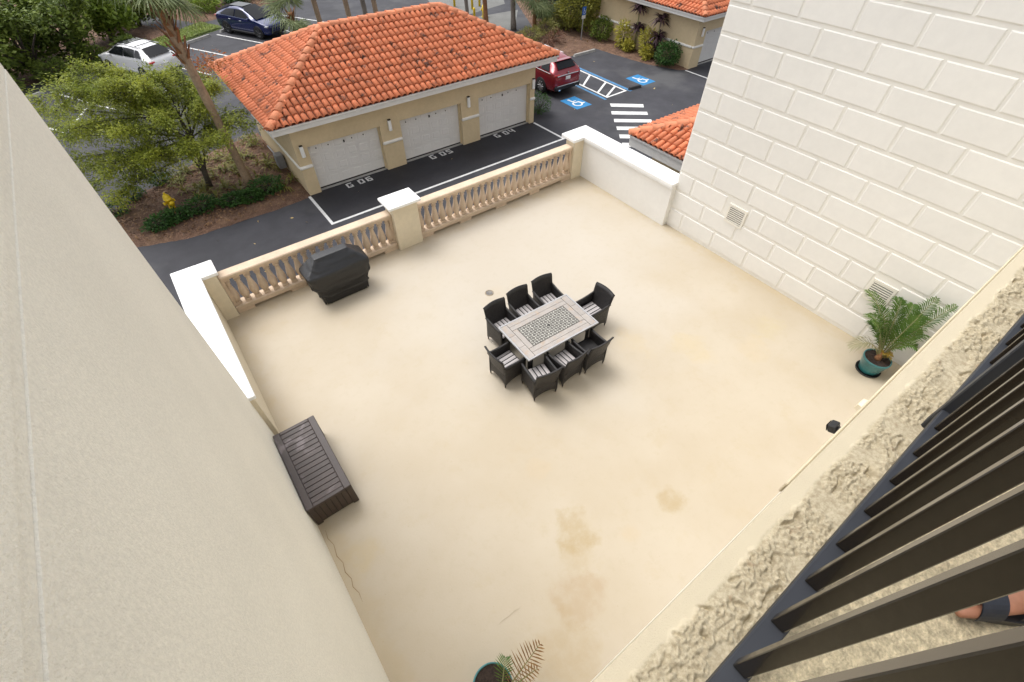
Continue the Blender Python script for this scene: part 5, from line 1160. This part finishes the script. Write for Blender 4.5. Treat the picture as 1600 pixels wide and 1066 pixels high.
def sabal(label, loc, hgt, nf, tr=.14, scale=1.0, trunkm='palmtrunk', boots=0, lean=(0, 0), seed=0, name='sabal_palm', cat='palm tree', group=None, emin=-45, emax=75):
    t = thing(name, label, cat, loc, 0, group); rs = random.Random(seed)
    npt = 12; pts = []; rad = []
    for i in range(npt + 1):
        q = i / npt; pts.append((lean[0] * q, lean[1] * q, hgt * q)); rad.append(tr * (1.25 - .3 * min(1, q * 5)) * (1 + .05 * math.sin(i * 2.3)))
    MB().tube(pts, rad, 14).build('trunk', trunkm, t)
    if boots:
        mb = MB()
        for k in range(boots):
            z = hgt * (1 - .30 * k / boots) - .08; a_ = k * 2.4 + rs.uniform(-.3, .3); q = z / hgt; c = Vector((lean[0] * q, lean[1] * q, z)); d = Vector((math.cos(a_), math.sin(a_), 0)); s = Vector((-d.y, d.x, 0))
            p0 = c + d * tr * .8 - Vector((0, 0, .12)); p1 = c + d * (tr + .09) + Vector((0, 0, .10)); p2 = c + d * (tr + .16 + rs.uniform(0, .12)) + Vector((0, 0, .32))
            for oo in (0, .02): mb.strip([p0 + d * oo, p1 + d * oo, p2 + d * oo], [.14, .09, .05], s)
        mb.build('leaf_boots', 'palmboot', t, fix=False)
    for k in range(nf):
        e = R_(emin + (emax - emin) * ((k * .618) % 1)); a_ = k * 2.399 + rs.uniform(-.2, .2)
        o = link('frond', FANS[k % 4], t); o.location = (lean[0], lean[1], hgt - .05 + .1 * math.sin(e)); o.rotation_euler = (rs.uniform(-.3, .3), -e, a_); s_ = scale * rs.uniform(.85, 1.15); o.scale = (s_, s_, s_)
    return t
sabal('tall cabbage palm rising from the mulch bed, brown boots under its crown', (1.83, 19.95, G + .05), 6.75, 22, .15, 1.0, 'palmtrunk', 34, (-.30, .1), 1, emin=-30)
sabal('short fan palm whose crown hides the front of the blue car', (9.75, 36.6, G), 1.75, 20, .17, 1.15, 'palmboot', 16, (0, 0), 2, emin=-40)
sabal('grey trunked palm behind the right end of the garage roof, crown out of frame', (23.05, 30.7, G), 4.9, 14, .17, 1.1, 'palmgrey', 0, (-.2, 0), 3)
sabal('reddish trunked fan palm with full drooping crown right of the garage roof', (24.3, 29.9, G), 2.05, 24, .15, 1.25, 'palmboot', 14, (.05, .1), 4, emin=-50)
sabal('small fan palm at the back of the palm clump next to the green wall', (26.2, 30.6, G), 1.6, 18, .14, 1.15, 'palmgrey', 6, (0, 0), 5, emin=-50)
sabal('dark red trunked palm beside the yellow valve', (21.9, 32.4, G), 5.2, 12, .16, 1.0, 'palmboot', 0, (-.2, .1), 6)
sabal('slim grey trunked palm left of the yellow valve', (20.9, 33.2, G), 5.4, 12, .13, 1.0, 'palmgrey', 0, (-.3, .1), 7)
for k, (x, y, lb, bt) in enumerate([(11.7, 37.2, 'smooth palm trunk behind the roof ridge, leftmost of the trunks there', 0), (13.5, 36.4, 'palm trunk behind the roof ridge with a torn boot hanging from it', 10), (15.55, 36.6, 'palm trunk behind the roof ridge, smooth one beside the shaggy one', 0), (15.0, 37.2, 'short shaggy palm trunk behind the roof ridge', 26)]):
    sabal(lb, (x, y, G), 6.4 if k < 3 else 6.0, 10, .17, 1.0, 'palmtrunk' if bt < 20 else 'palmgrey', bt, (-.25, .1), 20 + k, group='palm trunks behind the garage')

def leafy_tree(name, label, loc, rx, ry, z0, z1, n, leaf, m, seed, group, trunk=.16, asp=.55):
    t = thing(name, label, 'tree', loc, 0, group); rs = np.random.default_rng(seed); nb = 26
    cl = rs.normal(size=(nb, 3)); cl /= np.linalg.norm(cl, axis=1)[:, None]; cl *= rs.uniform(.45, 1, nb)[:, None]; cl[:, 2] = cl[:, 2] * .5 + .5
    cc = cl * np.array([rx, ry, z1 - z0]); cc[:, 2] += z0
    w_ = rs.integers(0, nb, n); sz = np.array([rx, ry, (z1 - z0) * .7]) * .30
    off = rs.normal(size=(n, 3)); off /= np.linalg.norm(off, axis=1)[:, None]; off *= (rs.uniform(.2, 1, n) ** .5)[:, None]
    cen = cc[w_] + off * sz * rs.uniform(.8, 1.2, n)[:, None]; cen[:, 2] = np.maximum(cen[:, 2], .05)
    quads('crown', leaf_quads(cen, leaf, asp, .8, None, rs), m, t)
    mb = MB(); mb.tube([(0, 0, 0), (.1, .05, z0 * .5 + .4), (.0, .1, z0 + (z1 - z0) * .5)], [trunk, trunk * .8, trunk * .4], 8)
    for c in cc[:14]: mb.tube([(0.05, .05, z0 * .5 + .3), tuple(c * .5 + np.array([0, 0, .3])), tuple(c)], [trunk * .45, trunk * .3, .02], 5)
    mb.build('trunk', 'bark', t); return t
HT = [(17.6, -37.3, 1.9, 2.2, .2, 3.8, 'darkleaf', 'dark leafy tree right behind the white car'), (14.6, -37.2, 2.0, 2.1, .1, 3.6, 'darkleaf', 'dense dark green tree left of the white car'), (11.6, -37.3, 2.1, 2.1, .1, 3.9, 'darkleaf', 'dense dark tree above the left wheel stop'),
      (8.6, -37.4, 2.1, 2.1, .1, 4.2, 'darkleaf', 'dense dark green tree at the far left edge by the wing wall'), (16.2, -40.2, 2.4, 2.3, .6, 5.2, 'limeleaf', 'tall lime leaved tree rising over the dark trees behind the white car'), (12.2, -40.2, 2.5, 2.4, .6, 5.4, 'limeleaf', 'broad lime leaved tree at the top left corner'), (7.8, -41, 2.5, 2.3, .6, 5.6, 'darkleaf', 'tall dark tree at the back of the top left corner'),
      (20.6, -39.2, 2.0, 2.0, .3, 3.6, 'limeleaf', 'lime green tree behind the tall palm crown'), (23.6, -40.5, 2.2, 2.0, .3, 3.2, 'darkleaf', 'dark tree beyond the grass strip')]
for k, (n_, t_, rx, ry, z0, z1, m_, lb) in enumerate(HT):
    x, y = st(n_, t_); leafy_tree('leafy_tree', lb, (x, y, G), rx, ry, z0, z1, 5200, .26 if m_ == 'darkleaf' else .30, m_, 100 + k, 'trees along the far left of the car park')
for k, (n_, t_, rx, h, lb) in enumerate([(9.6, -35.9, .9, 1.0, 'low dark shrub under the trees by the wing wall edge'), (12.2, -35.8, 1.0, 1.1, 'low dark shrub behind the far left wheel stop'), (14.9, -35.7, 1.0, 1.0, 'low dark shrub left of the white car nose'), (17.3, -36.1, 1.0, 1.0, 'low dark shrub at the nose of the white car'), (19.8, -36.2, .9, .9, 'low dark shrub right of the white car nose')]):
    x, y = st(n_, t_); shrub('shrub', lb, (x, y, G), rx, rx, h, 1100, .2, 'darkleaf', 'low shrubs under the far left trees', .4, seed=260 + k, lump=.5)
for k, (n_, t_, rx, h, lb, m_) in enumerate([(28.5, -39.3, 1.2, 1.3, 'bright green shrub in the bed behind the blue car', 'limeleaf'), (30.8, -39.0, 1.3, 1.5, 'leafy green shrub between the fan palm and first palm trunk', 'shrubleaf'), (33.4, -38.6, 1.3, 1.5, 'dark spiky shrub by the first palm trunk behind the ridge', 'darkleaf'), (35.6, -38.3, 1.2, 1.3, 'low lime green shrub on the kerb behind the ridge', 'limeleaf'), (37.0, -39.6, 1.3, 1.8, 'tall dark shrub at the right end of the far bed', 'darkleaf'), (29.8, -42, 1.6, 2.0, 'dark shrub deep in the far bed', 'darkleaf'), (33.5, -42, 1.7, 2.2, 'tall green shrub deep in the far bed', 'shrubleaf')]):
    x, y = st(n_, t_); shrub('shrub', lb, (x, y, G), rx, rx, h, 1300, .26, m_, 'shrubs in the far bed behind the blue car', .35, seed=200 + k, lump=.5)
for k, (x, y, rx, h, lb) in enumerate([(22.4, 27.9, .8, .9, 'pale grassy plant under the reddish fan palm'), (24.0, 28.2, .9, 1.0, 'pale grassy plant in the middle of the palm clump'), (25.6, 28.9, .8, 1.0, 'pale grassy plant close to the sign hedge'), (20.6, 27.4, .7, .7, 'pale grassy plant at the left of the palm clump')]):
    shrub('grassy_plant', lb, (x, y, G), rx, rx, h, 900, .24, 'strapleaf', 'grassy plants under the palm clump', .12, seed=230 + k)

# ------------------------------------------------------------------ the person whose foot shows through the railing
def person():
    fd = Vector((-.77, .64, 0)); sd = Vector((.64, .77, 0)); F = Vector((1.03, -.475, FZ + .005))
    t = thing('person', 'person behind the railing, one bare foot in a black strap sandal showing between pickets', 'person', F)
    def skin(name, verts, edges, rad, m, par, root=0, sub=2):
        me = bpy.data.meshes.new(name); me.from_pydata([tuple(v) for v in verts], edges, []); me.materials.append(MT[m]); o = link(name, me, par)
        o.modifiers.new('skin', 'SKIN'); sv = me.skin_vertices[0].data
        for i, r_ in enumerate(rad): sv[i].radius = r_ if isinstance(r_, tuple) else (r_, r_)
        sv[root].use_root = True; s_ = o.modifiers.new('sub', 'SUBSURF'); s_.levels = sub; s_.render_levels = sub
        for p in me.polygons: p.use_smooth = True
        o.modifiers['skin'].use_smooth_shade = True; return o
    V = []; E = []; Rr = []
    def v(p, r): V.append(Vector(p)); Rr.append(r); return len(V) - 1
    def e(a, b): E.append((a, b))
    hipc = -sd * .13 - fd * .02
    pel = v(hipc + Vector((0, 0, .92)), (.15, .11)); sp = v(hipc + Vector((0, 0, 1.12)), (.14, .10)); che = v(hipc + Vector((0, 0, 1.32)), (.16, .11)); nk = v(hipc + Vector((0, 0, 1.47)), .055); hd = v(hipc + fd * .03 + Vector((0, 0, 1.60)), (.075, .09)); ht = v(hipc + fd * .02 + Vector((0, 0, 1.70)), (.065, .075))
    e(pel, sp); e(sp, che); e(che, nk); e(nk, hd); e(hd, ht)
    ch = v(hipc + fd * .09 + Vector((0, 0, 1.575)), .018); e(hd, ch)
    for s in (0, -1):
        o = sd * (s * .26); k1 = v(o + hipc * .4 + Vector((0, 0, .86)), .085); k2 = v(o + fd * .02 + Vector((0, 0, .48)), .058); k3 = v(o - fd * .01 + Vector((0, 0, .30)), .05); k4 = v(o - fd * .02 + Vector((0, 0, .10)), .034)
        k5 = v(o - fd * .055 + Vector((0, 0, .042)), .028); k6 = v(o + fd * .07 + Vector((0, 0, .052)), (.036, .026)); k7 = v(o + fd * .135 + Vector((0, 0, .034)), (.040, .018))
        e(pel, k1); e(k1, k2); e(k2, k3); e(k3, k4); e(k4, k5); e(k4, k6); e(k6, k7)
        for j, (off, ln, r_) in enumerate(((.030, .062, .0125), (.012, .060, .009), (-.003, .054, .0085), (-.018, .046, .008), (-.032, .036, .0075))):
            sg = 1 if s == -1 else -1
            a_ = v(o + fd * .155 + sd * off * sg + Vector((0, 0, .026)), r_ * 1.05); b_ = v(o + fd * (.155 + ln * .6) + sd * off * sg * 1.1 + Vector((0, 0, .024)), r_); c_ = v(o + fd * (.155 + ln) + sd * off * sg * 1.1 + Vector((0, 0, .018)), r_ * .85); e(k7, a_); e(a_, b_); e(b_, c_)
    for s in (-1, 1):
        a1 = v(hipc + sd * s * .19 + Vector((0, 0, 1.40)), .055); a2 = v(hipc + sd * s * .26 - fd * .02 + Vector((0, 0, 1.13)), .042); a3 = v(hipc + sd * s * .17 + fd * .20 + Vector((0, 0, 1.06)), .03); a4 = v(hipc + sd * s * .10 + fd * .27 + Vector((0, 0, 1.08)), (.035, .02)); e(che, a1); e(a1, a2); e(a2, a3); e(a3, a4)
        for j in range(5):
            b0 = v(hipc + sd * (s * .10 - .03 + .015 * j) + fd * (.32 if j else .29) + Vector((0, 0, 1.085)), .010); b1 = v(hipc + sd * (s * .10 - .03 + .015 * j) + fd * (.355 - .006 * abs(j - 2) if j else .32) + Vector((0, 0, 1.06)), .0085); e(a4, b0); e(b0, b1)
    body = skin('body', V, E, Rr, 'skin', t, pel)
    # clothing as its own garments
    sh = [hipc + Vector((0, 0, z)) for z in (.90, 1.12, 1.33, 1.44)] + [hipc + sd * .20 + Vector((0, 0, 1.39)), hipc + sd * .25 + Vector((0, 0, 1.22)), hipc - sd * .20 + Vector((0, 0, 1.39)), hipc - sd * .25 + Vector((0, 0, 1.22))]
    skin('shirt', sh, [(0, 1), (1, 2), (2, 3), (2, 4), (4, 5), (2, 6), (6, 7)], [(.17, .125), (.16, .12), (.175, .125), .07, .07, .062, .07, .062], 'shirt', t, 1)
    so_ = [hipc + Vector((0, 0, .94)), hipc + Vector((0, 0, .88)), hipc * .4 + Vector((0, 0, .78)), fd * .02 + Vector((0, 0, .55)), -sd * .26 + hipc * .4 + Vector((0, 0, .78)), -sd * .26 + fd * .02 + Vector((0, 0, .55))]
    skin('shorts', so_, [(0, 1), (1, 2), (2, 3), (1, 4), (4, 5)], [(.165, .125), (.16, .125), .10, .095, .10, .095], 'shorts', t, 1)
    skin('hair', [hipc - fd * .03 + Vector((0, 0, 1.62)), hipc - fd * .01 + Vector((0, 0, 1.73))], [(0, 1)], [(.075, .085), (.075, .08)], 'hair', t)
    fc_ = MB()
    for s in (-1, 1): fc_.lathe([(.001, 0), (.011, .006), (.001, .012)], tuple(hipc + fd * .108 + sd * s * .03 + Vector((0, 0, 1.605))), 8)
    fc_.build('eyes', 'black', t)
    for s in (0, -1):   # sandals
        o = sd * (s * .26); ring = []
        for a_, ln, wd in [(math.radians(q * 20), .140, .047) for q in range(18)]:
            cx = math.cos(a_); ring.append(tuple((o + fd * (.075 + ln * cx) + sd * (wd * math.sin(a_) * (1 + .12 * cx)))[:2]))
        sl_ = MB().prism(ring, -.004, .020).build('sandal', 'black', t)
        st_ = MB()
        for f0, w_, h_, wd in ((.160, .046, .050, .050), (.09, .044, .072, .026), (-.02, .040, .10, .020)):
            pts = []
            for q in range(17):
                a_ = math.pi * q / 16; pts.append(o + fd * (f0 - (.02 * math.sin(a_) if f0 < 0 else 0)) + sd * (w_ * math.cos(a_)) + Vector((0, 0, .012 + h_ * math.sin(a_))))
            for lay in (0, .004): st_.strip([p + Vector((0, 0, lay)) for p in pts], [wd] * 17, fd)
        st_.build('strap', 'strap', sl_, fix=False)
        MB().box(tuple(o + fd * .125 + sd * .02 + Vector((0, 0, .078))), (.022, .018, .006), rz=.6, ch=.002).build('buckle', 'chrome', sl_)
person()
